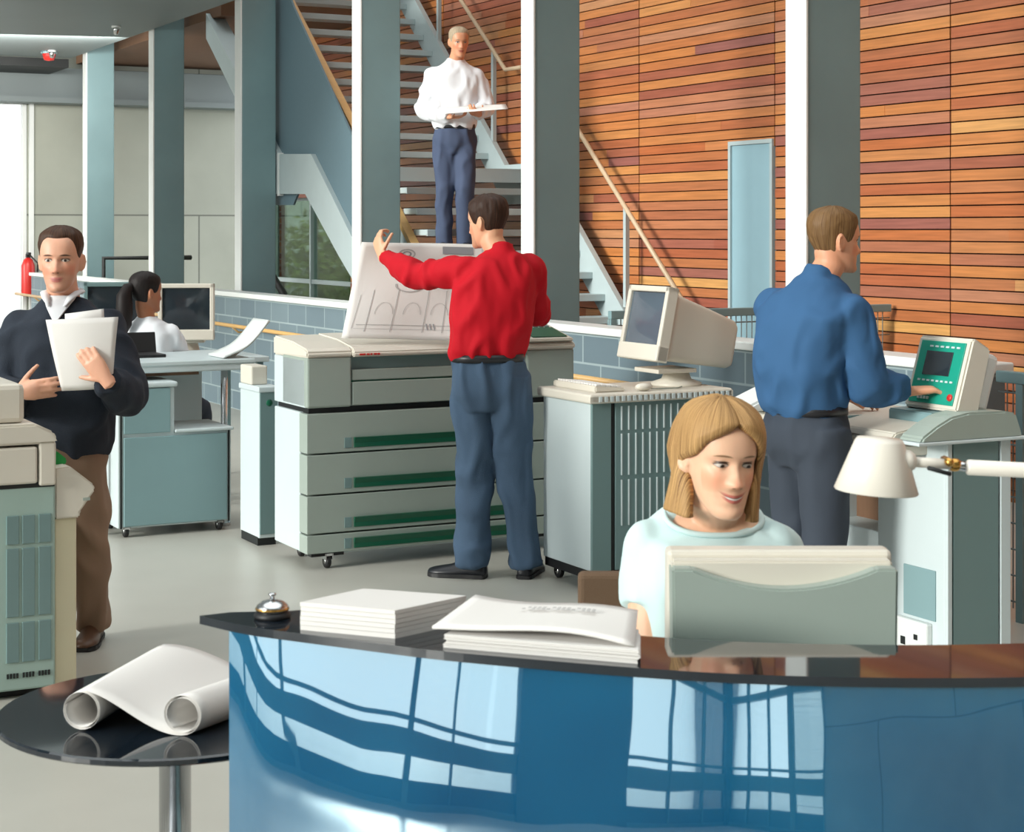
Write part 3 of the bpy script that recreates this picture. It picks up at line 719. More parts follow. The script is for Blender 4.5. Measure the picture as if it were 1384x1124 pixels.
# ------------------------------------------------------------------ reception counter
edge = [(-.526, 2.99), (-.44, 2.915), (-.348, 2.862), (-.23, 2.80), (-.105, 2.737), (.06, 2.675), (.227, 2.622), (.36, 2.593), (.492, 2.579), (.62, 2.574), (.743, 2.579), (.92, 2.60), (1.1, 2.64), (1.3, 2.70), (1.5, 2.78)]
def cr(p, q, r, s, t): return .5*((2*q) + (-p+r)*t + (2*p-5*q+4*r-s)*t*t + (-p+3*q-3*r+s)*t**3)
def smooth_path(pts, k=5):
    P = [Vector((*p, 0)) for p in pts]; out = []
    for i in range(len(P)-1):
        p, q, r, s = P[max(i-1, 0)], P[i], P[i+1], P[min(i+2, len(P)-1)]
        for j in range(k): out.append(cr(p, q, r, s, j/k))
    return out + [P[-1]]
E = smooth_path(edge)
def offs(P, d):
    out = []
    for i, p in enumerate(P):
        t_ = (P[min(i+1, len(P)-1)] - P[max(i-1, 0)]).normalized(); out.append(p + Vector((-t_.y, t_.x, 0))*d)
    return out
ct = thing('reception_counter', 'curved reception counter with a glossy blue glass front and black glass ledge', 'counter', (0, 0, 0))
LT = 1.0
bk = offs(E, .205); bk[0] = E[0].copy(); bk[1] = E[1].lerp(bk[1], .25)
for i in range(2, 8): bk[i] = E[i].lerp(bk[i], min(1, .25+.75*(i-1)/6))
bm = bmesh.new()
rows = [[bm.verts.new(p + Vector((0, 0, z))) for p in P] for P, z in ((E, LT), (bk, LT), (bk, LT-.014), (E, LT-.014))]
for a, b in zip(rows, rows[1:] + rows[:1]):
    for i in range(len(E)-1): bm.faces.new((a[i], a[i+1], b[i+1], b[i]))
bm.faces.new([r_[-1] for r_ in rows])
bmesh.ops.remove_doubles(bm, verts=bm.verts[:], dist=1e-5)
bmesh.ops.recalc_face_normals(bm, faces=bm.faces)
m_ = MB(); m_._add(bm); m_.build('ledge', M_bglass, ct)
# blue glass front, bowed in plan and bellied in height
Ep = [p for p in offs(E, .012) if p.x > -.475]
ends = Ep[0]
prof = [(LT-.014, 0)] ; z = LT-.014; y = 0.0
nz_ = 26
for k in range(1, nz_+1):
    zz = (LT-.014)*(1-k/nz_); el = math.radians(12.2 - 17*((LT-.014)-zz)/.75) if (LT-.014)-zz < .75 else math.radians(-14)
    y += (z-zz)*math.tan(el); prof.append((zz, y)); z = zz
bm = bmesh.new(); nr = offs(Ep, -1.0)
def fp(i, j, dd=0.0):
    z_, y_ = prof[j]; n_ = (nr[i]-Ep[i]).normalized(); k_ = max(0, 1-i/12); n_ = n_.lerp(Vector((.17, -1, 0)), k_); return Ep[i] + n_*(y_+dd) + Vector((0, 0, z_))
bm.free()
m_ = MB(); ne, npf = len(Ep)-1, len(prof)-1
m_.grid(lambda u, v: fp(round(u*ne), round(v*npf)), ne, npf)
m_.grid(lambda u, v: fp(ne-round(u*ne), round(v*npf), -.012), ne, npf)
for jj in (0, npf): m_.grid(lambda u, v: fp(round(u*ne), jj, -.012*v), ne, 1, smooth=False)
for ii in (0, ne): m_.grid(lambda u, v: fp(ii, round(v*npf), -.012*u), 1, npf, smooth=False)
m_.build('front_panel', M_blue, ct)
# slim glass joint strips
# inner carcass and desk surface
in_ = offs(E, .06); back = offs(E, .17)
s = MB()
for i in range(10, len(E)-2, 2):
    p, q = back[i], back[i+2] if i+2 < len(back) else back[-1]
    bmx = bmesh.new(); t_ = (q-p).normalized(); n_ = Vector((-t_.y, t_.x, 0))*.012
    vs = [bmx.verts.new(v) for v in (p, q, q+n_, p+n_)]; vt = [bmx.verts.new(v + Vector((0, 0, LT-.015))) for v in (p, q, q+n_, p+n_)]
    for a in range(4): bmx.faces.new((vs[a], vs[(a+1) % 4], vt[(a+1) % 4], vt[a]))
    bmx.faces.new(vs[::-1]); bmx.faces.new(vt); s._add(bmx)
s.build('back_panel', M_steel, ct)
s = MB()
i0, i1 = 12, len(E)-3
A, Bk = [back[i] + Vector((0, .014, 0)) for i in range(i0, i1)], [back[i] + Vector((.0, .56, 0)) for i in range(i0, i1)]
bmx = bmesh.new(); rows = [[bmx.verts.new(p + Vector((0, 0, z))) for p in P] for P, z in ((A, .72), (Bk, .72), (Bk, .69), (A, .69))]
for a, b in zip(rows, rows[1:] + rows[:1]):
    for i in range(len(A)-1): bmx.faces.new((a[i], a[i+1], b[i+1], b[i]))
bmx.faces.new([r_[0] for r_ in rows][::-1]); bmx.faces.new([r_[-1] for r_ in rows])
bmesh.ops.recalc_face_normals(bmx, faces=bmx.faces); s._add(bmx); s.build('desk_surface', M_lgrey, ct)
p_ = Bk[0]; MB().box(p_.x, p_.y-.45, 0, p_.x+.03, p_.y-.02, .69).build('end_support', M_steel, ct)
p_ = Bk[-1]; MB().box(p_.x-.04, p_.y-.45, 0, p_.x-.01, p_.y-.02, .69).build('end_support', M_steel, ct)

# paper stacks on the ledge
def ream(name, label, FL, FR, BR_, BL_, z0, z1, jag=0.0, n=10):
    t = thing(name, label, 'paper', (FL[0], FL[1], z0)); o0 = Vector((FL[0], FL[1], 0))
    P = [Vector((*p, 0)) - o0 for p in (FL, FR, BR_, BL_)]; s = MB(); k = 0
    h = (z1-z0)/n
    for i in range(n):
        dx, dy = RND.uniform(-jag, jag), RND.uniform(-jag, jag)
        s.prism([(p.x+dx, p.y+dy) for p in P], 'z', i*h + (.0006 if i else 0), (i+1)*h)
    s.build('pages', M_paper, t); return t
ream('paper_ream', 'neat white ream of paper on the black ledge beside the call bell', (-.344, 2.885), (-.186, 2.822), (-.075, 2.935), (-.25, 2.995), LT, LT+.045, .0006, 6)
t2 = ream('paper_stack', 'loose stack of papers on the ledge, its top sheet carrying grey print', (-.105, 2.765), (.19, 2.66), (.20, 2.80), (-.06, 2.90), LT, LT+.02, .003, 8)
o = MB().grid(lambda u, v: Vector((-.125, 2.775, LT+.03)).lerp(Vector((.185, 2.675, LT+.023)), u).lerp(Vector((-.06, 2.92, LT+.05)).lerp(Vector((.20, 2.82, LT+.045)), u), v) + Vector((0, 0, .012*math.sin(math.pi*u)*(1-v) - .004*math.sin(6*u))), 16, 8, .004).build('cover_sheet', M_paper, None)
tag(o, 'curled white sheet lying on top of the loose paper stack', 'paper')
def cov(u, v): return Vector((-.125, 2.775, LT+.03)).lerp(Vector((.185, 2.675, LT+.023)), u).lerp(Vector((-.06, 2.92, LT+.05)).lerp(Vector((.20, 2.82, LT+.045)), u), v) + Vector((0, 0, .012*math.sin(math.pi*u)*(1-v) - .004*math.sin(6*u)))
tx = MB()
for r_ in range(2):
    for k in range(15):
        if (k*7+r_*3) % 5 == 0: continue
        u0 = .36+k*.028; v0 = .66-r_*.06
        q = [cov(u0, v0), cov(u0+.02, v0), cov(u0+.02, v0+.045), cov(u0, v0+.045)]
        f = tx.bm.faces.new([tx.bm.verts.new(p + Vector((0, 0, .0052))) for p in q])
tx.build('grey_print', M_ink, o)
t = thing('call_bell', 'chrome call bell on a black base at the left end of the counter ledge', 'bell', (wx(368, 2.975), 2.975, LT))
MB().lathe([(0, 0), (.03, 0), (.031, .005), (.027, .011), (0, .012)]).build('base', M_black, t)
MB().lathe([(.0265, .012), (.028, .014), (.026, .021), (.018, .027), (.008, .030), (0, .031)], n=28).build('dome', M_chrome, t)
MB().lathe([(0, .031), (.004, .031), (.0035, .036), (.007, .038), (.006, .041), (0, .042)], n=14).build('plunger', M_chrome, t)
MB().lathe([(.0272, .013), (.0288, .015), (.0272, .018)], n=28).build('brass_band', M_brass, t)

# monitor on the reception desk, seen from behind
t = thing('desk_monitor', 'cream monitor seen from behind in front of the seated blonde woman', 'monitor', (wx(1056, 3.06), 3.06, .72), 0)
H0 = wz(741, 3.1) - .72
hw = 151/F*3.1
MB().box(-hw, .02, .035, hw, .075, H0, .008).build('bezel', M_cream, t)
MB().grid(lambda u, v: (-hw+.03+(2*hw-.06)*u, .078-.006*(2*u-1)**2, .07+(H0-.1)*v), 8, 8).build('screen', M_screen, t)
ar = [(-hw*.985, H0-.02)] + [(-hw*.8+1.6*hw*k/24, H0-.02-.034*math.sin(math.pi*k/24)**.85) for k in range(25)] + [(hw*.985, H0-.02)]
MB().prism([(-hw*.965, .05)] + ar + [(hw*.965, .05)], 'y', -.045, .021, bev=.004).build('rear_shell', M_grey, t)
MB().prism([(-hw*.97, H0-.09), (-hw*.97, H0-.012), (hw*.97, H0-.012), (hw*.97, H0-.09)], 'y', -.012, .022, bev=.004).build('shell_recess', M_cream, t)
MB().lathe([(0, 0), (.11, 0), (.112, .01), (.07, .02), (.06, .06), (0, .06)], (0, -.01, 0), 24).build('stand', M_cream, t)
t = thing('desk_keyboard', 'keyboard lying on the desk before the blonde woman behind the cream monitor', 'keyboard', (wx(975, 3.2), 3.225, .7205), 0)
MB().box(-.2, -.06, 0, .2, .06, .02, .005).build('case', M_cream, t)
s = MB()
for i in range(14):
    for j in range(4): s.box(-.185+i*.0265, -.05+j*.026, .02, -.164+i*.0265, -.029+j*.026, .026)
s.build('key', M_paper, t)['kind'] = 'stuff'
# lamp
LD = 2.87
lc = Vector((wx(1184, LD), LD, 0)); zb, zt_ = wz(664, LD), wz(592, LD)
bx = Vector((1.12, 2.98, .7205))
t = thing('desk_lamp', 'white jointed desk lamp with a conical shade above the cream monitor', 'lamp', bx)
Lm = Matrix.Translation(lc - bx + Vector((0, 0, zb))) @ Matrix.Rotation(math.radians(4), 4, 'Y')
hh = zt_-zb
MB().lathe([(.066, 0), (.0675, .002), (.040, hh*.93), (.036, hh), (0, hh+.003)], n=40, M=Lm).lathe([(.064, .001), (.039, hh*.9), (0, hh*.96)], n=40, M=Lm).build('shade', M_lampw, t)
MB().lathe([(0, hh*.9), (.02, hh*.85), (.022, hh*.4), (.03, hh*.2), (.02, hh*.05), (0, 0)], n=20, M=Lm).build('bulb', M_paper, t)
j0 = Vector((wx(1222, LD), LD-.01, wz(622, LD)))-bx; j1 = Vector((wx(1290, LD), LD, wz(628, LD)))-bx; j2 = Vector((1.26, 2.95, wz(652, 2.95)))-bx
j0b = Vector((wx(1225, LD), LD-.01, wz(628, LD)))-bx
hd_ = MB().tube([j0, j1], .0085, 10).ball(j0, .019, 14).build('lamp_neck', M_lampw, t)
MB().ball(j1, (.013, .011, .011), 12).tube([j1+Vector((-.012, -.02, .006)), j1+Vector((-.012, .02, .006))], .007, 8).build('neck_knob', M_brass, hd_)
MB().tube([j0b + Vector((.03, -.012, -.002)), j0b+Vector((.066, -.012, -.012))], .004, 6).build('neck_lever', M_dark, hd_)
a1 = j1 + Vector((.022, 0, -.004))
MB().tube([a1, j2], .0125, 12).build('upper_arm', M_lampw, t)
MB().tube([j1, a1], .008, 8).build('arm_collar', M_chrome, t)
MB().ball(j2, .02, 12).build('elbow', M_chrome, t)
MB().tube([j2, (0, 0, .03)], .011, 10).build('lower_arm', M_lampw, t)
MB().lathe([(0, 0), (.085, 0), (.088, .008), (.08, .016), (.02, .02), (.016, .04), (0, .04)], n=32).build('base', M_lampw, t)

# office chair behind the woman
t = thing('office_chair', 'brown-backed office chair behind the seated blonde woman', 'chair', (.385, 3.5, 0), 0)
MB().box(-.24, -.22, .41, .24, .24, .475, .03, seg=3).build('seat', M_fabr, t)
MB().box(-.245, .25, .6, .245, .29, wz(772, 3.77), .012, seg=3).build('backrest', M_fabr, t)
MB().tube([(0, .2, .43), (0, .3, .46), (0, .31, .7)], .02, 8).build('back_stem', M_black, t)
MB().tube([(0, 0, .08), (0, 0, .42)], .028, 12).build('gas_post', M_chrome, t)
for k in range(5):
    an = math.radians(90+72*k); lg = MB().tube([(0, 0, .09), (.27*math.cos(an), .27*math.sin(an), .06)], [.025, .016], 8).build('base_leg', M_black, t)
    MB().lathe([(0, -.02), (.026, -.02), (.028, 0), (.026, .02), (0, .02)], n=14, M=Matrix.Translation((.27*math.cos(an), .27*math.sin(an), .028)) @ Matrix.Rotation(math.pi/2, 4, 'Y')).build('base_caster', M_black, lg)

# ------------------------------------------------------------------ round table with rolled drawings
RX, RY, RR = wx(238, 3.42), 3.41, .335
t = thing('round_table', 'round black glass table on a chrome post in the left foreground', 'table', (RX, RY, 0))
MB().lathe([(0, .718), (RR-.004, .718), (RR, .721), (RR, .729), (RR-.004, .732), (0, .732)], n=72, smooth=False).build('top', M_bglass, t)
MB().lathe([(.0305, .02), (.0305, .70), (.09, .705), (.09, .718)], n=32).build('post', M_chrome, t)
MB().lathe([(0, 0), (.2, 0), (.205, .008), (.19, .018), (.035, .026), (.0305, .03)], n=40).build('base', M_chrome, t)
TZ = .7335
def prof_roll(lx, lz_r, rx, r2, hump, drop):
    """cross-section: curl down round the left roll, over, down under and up round the right roll; (x, z)"""
    out = []
    for i in range(40):                      # left roll wound inward, seen end-on
        an = math.radians(-560 + 650*i/39); rr = lz_r*(.80 + .20*i/39)
        out.append((lx + rr*math.cos(an), lz_r + rr*math.sin(an)))
    x0, z0 = lx, 2*lz_r; x1, z1 = rx, .0
    for i in range(1, 22):
        q = i/22; s = q*q*(3-2*q)
        out.append((x0 + (x1-x0)*q, z0*(1-s) + hump*math.sin(math.pi*q)))
    for i in range(46):
        an = math.radians(-90 + 690*i/45); rr = r2*(1 - .24*i/45)
        out.append((rx + rr*math.cos(an), r2 + rr*math.sin(an)))
    return out
fr = prof_roll(0, .037, .192, .037, -.004, 0); bkp = prof_roll(0, .034, .31, .036, .01, 0)
O0 = Vector((wx(106, 3.23), 3.25, TZ)); O1 = Vector((wx(224, 3.66), 3.64, TZ))
dirf = Vector((1, -.16, 0)).normalized(); dirb = Vector((1, -.42, 0)).normalized()
n_ = len(fr)
def rollp(u, v):
    i = min(int(round(u*(n_-1))), n_-1)
    p0 = O0 + dirf*fr[i][0] + Vector((0, 0, fr[i][1])); p1 = O1 + dirb*bkp[i][0] + Vector((0, 0, bkp[i][1]))
    p = p0.lerp(p1, v); p.z += .012*math.sin(math.pi*v)*max(0, math.sin(math.pi*max(0, min(1, (u*(n_-1)-38)/24)))); return p
o = MB().grid(rollp, n_-1, 12, .0006).build('rolled_drawing', M_paper)
tag(o, 'large white drawing with both ends curled into rolls on the round glass table', 'drawing')
VQ = 1.0   # coarseness of the figure surfaces
# ------------------------------------------------------------------ people
def catmull(keys, x):
    """keys: sorted [(x, v...)] -> smooth interpolation"""
    n = len(keys)
    if x <= keys[0][0]: return keys[0][1:]
    if x >= keys[-1][0]: return keys[-1][1:]
    for i in range(n-1):
        if keys[i][0] <= x <= keys[i+1][0]: break
    t = (x-keys[i][0])/(keys[i+1][0]-keys[i][0])
    p, q, r, s = keys[max(i-1, 0)], keys[i], keys[i+1], keys[min(i+2, n-1)]
    return tuple(cr(p[k], q[k], r[k], s[k], t) for k in range(1, len(q)))
# head profile in metres, chin at z=0, ear axis at x=y=0, face towards -y: z, half width, front y, back y
HEAD = [(.0, .020, -.080, -.040), (.006, .030, -.088, -.022), (.018, .040, -.0915, .000), (.034, .049, -.090, .028), (.05, .0555, -.0885, .048), (.075, .0625, -.0895, .068), (.10, .068, -.0885, .083),
        (.12, .0715, -.087, .092), (.14, .0735, -.0915, .098), (.165, .0755, -.0895, .101), (.188, .0735, -.081, .097), (.207, .066, -.066, .086), (.221, .052, -.044, .067), (.230, .034, -.02, .044), (.2345, .016, .0, .024)]
def hsurf(th, z, grow=0.0):
    """th=0 is the face (-y), positive towards +x"""
    w_, yf, yb = catmull(HEAD, z)
    w_ = max(w_, .004); yc = (yf+yb)/2; hd_ = max((yb-yf)/2, .004)
    sx, cy = math.sin(th), math.cos(th)
    e = .88 if cy > 0 else .95
    x = w_*math.copysign(abs(sx)**e, sx); y = yc - hd_*math.copysign(abs(cy)**e, cy)
    v = Vector((x, y, z))
    if grow:
        c = Vector((0, .005, min(max(z, .05), .13))); d_ = (v-c); v += d_.normalized()*grow
    return v
def g2(x, z, cx, cz, sx, sz): return math.exp(-.5*(((x-cx)/sx)**2 + ((z-cz)/sz)**2))
def face_disp(v, female):
    x, z = v.x, v.z; ax = abs(x); d_ = 0.0
    # nose ridge and tip
    if .066 < z < .134:
        t = (z-.078)/(.130-.078)
        amp = .0235*(1-t) if t >= 0 else .0235*max(0, 1-(-t)/.2)**.7
        if t > .75: amp += .002
        sg = .0062 + .005*max(0, 1-abs(t)*1.4)
        d_ += max(0, amp)*(.86 if female else 1.06)*math.exp(-.5*(ax/sg)**2)
    d_ += .006*g2(ax, z, .013, .081, .0055, .006)                       # nostril wings
    d_ -= .0125*g2(ax, z, .031, .1205, .0145, .0095)                     # sockets
    d_ += (.002 if female else .0048)*g2(ax, z, .026, .1375, .02, .006)  # brow
    d_ += .0045*g2(ax, z, .047, .094, .014, .016)                       # cheek
    d_ += .0052*g2(ax, z, 0, .0545, .016, .0042) + .0058*g2(ax, z, 0, .0445, .0145, .0045) - .0042*g2(ax, z, 0, .0492, .018, .0016)
    d_ += .006*g2(ax, z, 0, .016, .015, .012) - .003*g2(ax, z, 0, .032, .02, .006)
    d_ -= .002*g2(ax, z, .03, .06, .01, .02)
    return d_
def head_into(bm, M, female=False, ear=True):
    es = .82 if female else 1.0
    nu, nv = 88, 92; rows = []
    for j in range(nv+1):
        z = .0005 + (.2344-.0005)*(j/nv); z = .0005 + .2339*(.5-.5*math.cos(math.pi*(j/nv)))*.25 + .2339*(j/nv)*.75
        row = []
        for i in range(nu):
            th = 2*math.pi*i/nu; th = th if th <= math.pi else th-2*math.pi
            th = math.pi*math.copysign(abs(th/math.pi)**1.35, th)      # denser at the face
            v = hsurf(th, z)
            if math.cos(th) > 0: v.y -= face_disp(v, female)*min(1, math.cos(th)*2.2)
            row.append(bm.verts.new(M @ v))
        rows.append(row)
    for a, b in zip(rows, rows[1:]):
        for i in range(nu): bm.faces.new((a[i], a[(i+1) % nu], b[(i+1) % nu], b[i]))
    bm.faces.new(rows[0][::-1]); bm.faces.new(rows[-1])
    for sx in (-1, 1):                                                 # eyeballs under the lids
        bmesh.ops.create_uvsphere(bm, u_segments=20, v_segments=14, radius=.0125, matrix=M @ Matrix.Translation((sx*.031, -.0695, .1195)))
        if ear:
            E_ = M @ Matrix.Translation((sx*.0745, .012, .104)) @ Matrix.Rotation(sx*math.radians(-24), 4, 'Z') @ Matrix.Rotation(math.radians(-10), 4, 'X')
            bmesh.ops.create_uvsphere(bm, u_segments=18, v_segments=12, radius=1, matrix=E_ @ Matrix.Diagonal((.0065, .0165*es, .0315*es, 1)))
            tube_into(bm, [E_ @ Vector((sx*.005, .016*es*math.cos(t), .006+.026*es*math.sin(t))) for t in [math.radians(-70+k*26) for k in range(12)]], .0042, 8)

def hand_into(bm, wrist, d_, n_, thumb, curl=(.5, .6, .65, .7), spread=1.0, s=1.0, tcurl=.35, tout=.8):
    """d_: wrist to knuckles, n_: palm faces this way, thumb: rough thumb side"""
    d_ = Vector(d_).normalized(); n_ = Vector(n_); n_ = (n_ - d_*n_.dot(d_)).normalized()
    t_ = Vector(thumb); t_ = (t_ - d_*t_.dot(d_) - n_*t_.dot(n_)).normalized()
    w_ = Vector(wrist)
    tube_into(bm, [w_ - d_*.03*s, w_, w_ + d_*.03*s, w_ + d_*.062*s, w_ + d_*.088*s], [(.026*s, .02*s), (.027*s, .019*s), (.035*s, .0175*s), (.041*s, .0155*s), (.039*s, .013*s)], 14, True, t_)
    for k, (off, L0, base) in enumerate(((.030, .042, .086), (.0105, .047, .091), (-.0095, .043, .089), (-.0285, .034, .083))):
        p = w_ + d_*base*s + t_*off*s; c = curl[k]; a_ = 0.0; dirn = (d_ + t_*off*1.6*spread).normalized(); pts = [p - dirn*.014*s, p]
        for L_, m in ((L0, .55), (L0*.62, 1.0), (L0*.5, .7)):
            a_ += c*m; dd = dirn*math.cos(a_) + n_*math.sin(a_); p = p + dd*L_*s; pts.append(p)
        tube_into(bm, pts, [.0092*s, .0094*s, .0086*s, .0078*s, .0066*s], 10)
    p = w_ + d_*.018*s + t_*.024*s; dirn = (d_*.62 + t_*tout + n_*.25).normalized(); pts = [p - dirn*.01*s, p]; a_ = 0
    for L_, m in ((.042, .2), (.032, .6), (.024, .6)):
        a_ += tcurl*m; dd = (dirn*math.cos(a_) + (n_*.6 + d_*.5 - t_*.3).normalized()*math.sin(a_)).normalized(); p = p + dd*L_*s; pts.append(p)
    tube_into(bm, pts, [.0125*s, .0125*s, .0105*s, .0092*s, .0075*s], 10)

def torso_into(bm, rings, n=28, e=.82, tilt=0.0):
    """rings bottom to top: (z, cx, cy, half width, half depth, yaw)"""
    keys = [tuple(r) for r in rings]; z0, z1 = keys[0][0], keys[-1][0]; m = 26; R_ = []
    for j in range(m+1):
        z = z0 + (z1-z0)*j/m; cx, cy, hw_, hd_, yw = catmull(keys, z); row = []
        for i in range(n):
            a_ = 2*math.pi*i/n; c_, s_ = math.cos(a_), math.sin(a_)
            x, y = hw_*math.copysign(abs(c_)**e, c_), hd_*math.copysign(abs(s_)**e, s_)
            row.append(bm.verts.new((cx + x*math.cos(yw) - y*math.sin(yw), cy + x*math.sin(yw) + y*math.cos(yw), z + tilt*max(0, (j/m-.8)/.2)*y/hd_)))
        R_.append(row)
    for a, b in zip(R_, R_[1:]):
        for i in range(n): bm.faces.new((a[i], a[(i+1) % n], b[(i+1) % n], b[i]))
    bm.faces.new(R_[0][::-1]); bm.faces.new(R_[-1])

def sub(pts, k=5):
    """smooth limb centre line and radii through the joints: [(point, radius)]"""
    P = [Vector(p) for p, _ in pts]; r = [q for _, q in pts]; op, orr = [], []
    for i in range(len(P)-1):
        a, b, c, d_ = P[max(i-1, 0)], P[i], P[i+1], P[min(i+2, len(P)-1)]; ra, rb, rc, rd = r[max(i-1, 0)], r[i], r[i+1], r[min(i+2, len(P)-1)]
        for j in range(k):
            t = j/k; lin_ = b.lerp(c, t); op.append(lin_*.55 + cr(a, b, c, d_, t)*.45); orr.append(cr(ra, rb, rc, rd, t)*.6 + (rb+(rc-rb)*t)*.4)
    return op + [P[-1]], orr + [r[-1]]

def ball_into(bm, c, r): bmesh.ops.create_uvsphere(bm, u_segments=20, v_segments=14, radius=r, matrix=Matrix.Translation(c))
def remeshed(bm, name, voxel, smooth=3, folds=None):
    bmesh.ops.recalc_face_normals(bm, faces=bm.faces)
    me = bpy.data.meshes.new(name+'_raw'); bm.to_mesh(me); bm.free()
    o = bpy.data.objects.new(name+'_raw', me); COL.objects.link(o)
    md = o.modifiers.new('r', 'REMESH'); md.mode = 'VOXEL'; md.voxel_size = voxel*VQ; md.use_smooth_shade = True
    if smooth:
        ms = o.modifiers.new('s', 'SMOOTH'); ms.iterations = smooth; ms.factor = .5
    dg = bpy.context.evaluated_depsgraph_get()
    out = bpy.data.meshes.new_from_object(o.evaluated_get(dg)); out.name = name
    bpy.data.objects.remove(o); bpy.data.meshes.remove(me)
    if folds:
        for v in out.vertices:
            p = v.co; v.co = p + v.normal*folds(p)
        b2 = bmesh.new(); b2.from_mesh(out)
        for _ in range(3): bmesh.ops.smooth_vert(b2, verts=b2.verts[:], factor=.5, use_axis_x=True, use_axis_y=True, use_axis_z=True)
        b2.to_mesh(out); b2.free()
    for p in out.polygons: p.use_smooth = True
    return out
def mk_folds(amp, seed, centres=(), sc_=9.0):
    so_ = Vector((seed*3.1, seed*1.7, seed*.9))
    def f(p):
        q = Vector((p.x*sc_, p.y*sc_, p.z*sc_*.55)) + so_
        q = q + .3*Vector((noise.noise(q*.7), noise.noise(q*.7+Vector((5, 1, 2))), noise.noise(q*.7+Vector((9, 4, 7)))))
        b_ = math.exp(-(noise.noise(q)/.26)**2) - .45
        k = .55
        for c, r_ in centres: k += 1.3*math.exp(-((p-Vector(c)).length/r_)**2)
        k = min(k, 1.15)
        return amp*k*b_ + amp*.25*noise.noise(q*2.3)
    return f
def link(me, name, mats, parent):
    for m_ in (mats if isinstance(mats, (list, tuple)) else [mats]): me.materials.append(m_)
    o = bpy.data.objects.new(name, me); COL.objects.link(o); o.parent = parent; return o

def skin_mat(name, skin, lip, hair, iris=(58, 42, 30), S_eye=.0046, smile=0.0, stubble=0.0, female=False, gaze=(0.0, 0.0)):
    m, N, L, P = nt(name)
    at = N.new('ShaderNodeAttribute'); at.attribute_name = 'headco'
    sp = N.new('ShaderNodeSeparateXYZ'); L.new(at.outputs['Vector'], sp.inputs[0])
    X, Y, Z = sp.outputs
    def mth(op, a, b=None, c=None):
        n_ = N.new('ShaderNodeMath'); n_.operation = op
        for k, q in enumerate((a, b, c)):
            if q is None: continue
            if isinstance(q, (int, float)): n_.inputs[k].default_value = q
            else: L.new(q, n_.inputs[k])
        return n_.outputs[0]
    AX = mth('ABSOLUTE', X)
    front = mth('MULTIPLY', mth('LESS_THAN', Y, -.045), mth('GREATER_THAN', Y, -.2))
    def ell(x, z, cx, cz, rx, rz, soft=.35):
        u = mth('DIVIDE', mth('SUBTRACT', x, cx), rx); v = mth('DIVIDE', mth('SUBTRACT', z, cz), rz)
        d_ = mth('ADD', mth('MULTIPLY', u, u), mth('MULTIPLY', v, v))
        mr = N.new('ShaderNodeMapRange'); mr.inputs[1].default_value = 1-soft; mr.inputs[2].default_value = 1+soft; mr.inputs[3].default_value = 1; mr.inputs[4].default_value = 0
        L.new(d_, mr.inputs[0]); return mth('MULTIPLY', mr.outputs[0], front)
    nz = N.new('ShaderNodeTexNoise'); nz.inputs['Scale'].default_value = 40
    base = N.new('ShaderNodeMix'); base.data_type = 'RGBA'; c = lin(skin)
    base.inputs[6].default_value = tuple(v*.95 for v in c) + (1,); base.inputs[7].default_value = tuple(min(1, v*1.05) for v in c) + (1,)
    L.new(nz.outputs[0], base.inputs['Factor']); cur = base.outputs[2]
    def over(fac, col, k=1.0):
        nonlocal cur
        mx = N.new('ShaderNodeMix'); mx.data_type = 'RGBA'; mx.inputs[7].default_value = lin(col) + (1,)
        L.new(mth('MULTIPLY', fac, k) if k != 1 else fac, mx.inputs['Factor']); L.new(cur, mx.inputs[6]); cur = mx.outputs[2]
    red = tuple(int(a_*b_) for a_, b_ in zip(skin, (1.0, .80, .74)))
    over(ell(AX, Z, .046, .085, .024, .02, .9), red, .55)
    over(ell(AX, Z, 0, .083, .014, .012, .9), red, .4)
    if stubble:
        over(ell(AX, Z, .0, .03, .07, .045, .6), tuple(int(.6*s_+.4*h) for s_, h in zip(skin, hair)), stubble)
    ZL = mth('SUBTRACT', Z, mth('MULTIPLY', mth('MULTIPLY', X, X), 5.0 + 7*smile))
    over(ell(X, ZL, 0, .0525, .0225+.004*smile, .0050, .5), lip)
    over(ell(X, ZL, 0, .0450, .0195+.004*smile, .0056, .5), lip)
    if smile: over(ell(X, ZL, 0, .0490, .0195, .0028, .3), (240, 234, 226))
    over(ell(X, ZL, 0, .0512 if smile else .0490, .0235+.004*smile, .0009, .8), (98, 44, 38), .85)
    if smile: over(ell(X, ZL, 0, .0468, .02, .0007, .8), (128, 62, 54), .6)
    over(ell(AX, Z, .0085, .0745, .0036, .0021, .6), (92, 48, 40), .7)
    dk = (52, 36, 28)
    over(ell(AX, Z, .031, .1215, .0165, .0078, .4), tuple(int(a_*.72) for a_ in skin), .55)
    over(ell(AX, Z, .0312, .1208, .0152, .0063, .25), dk, .9)
    EW = ell(AX, Z, .031, .1192, .0130, S_eye, .25)
    over(EW, (206, 196, 186))
    over(mth('MULTIPLY', EW, ell(X, Z, .031+gaze[0], .1194+gaze[1], .0054, .0054, .25)), iris)
    over(mth('MULTIPLY', EW, ell(X, Z, -.031+gaze[0], .1194+gaze[1], .0054, .0054, .25)), iris)
    over(mth('MULTIPLY', EW, ell(X, Z, .031+gaze[0], .1194+gaze[1], .0028, .0028, .2)), (10, 8, 8)); over(mth('MULTIPLY', EW, ell(X, Z, -.031+gaze[0], .1194+gaze[1], .0028, .0028, .2)), (10, 8, 8))
    over(ell(AX, Z, .031, .1262, .0152, .0022, .4), dk if female else tuple(int(a_*.6) for a_ in skin), .85)
    ZB = mth('ADD', Z, mth('MULTIPLY', mth('POWER', mth('ABSOLUTE', mth('SUBTRACT', AX, .03)), 2.0), 7.0))
    over(ell(AX, ZB, .031, .1385 if not female else .1405, .0175, .0033 if not female else .0023, .5), tuple(int(h*.75) for h in hair), .85)
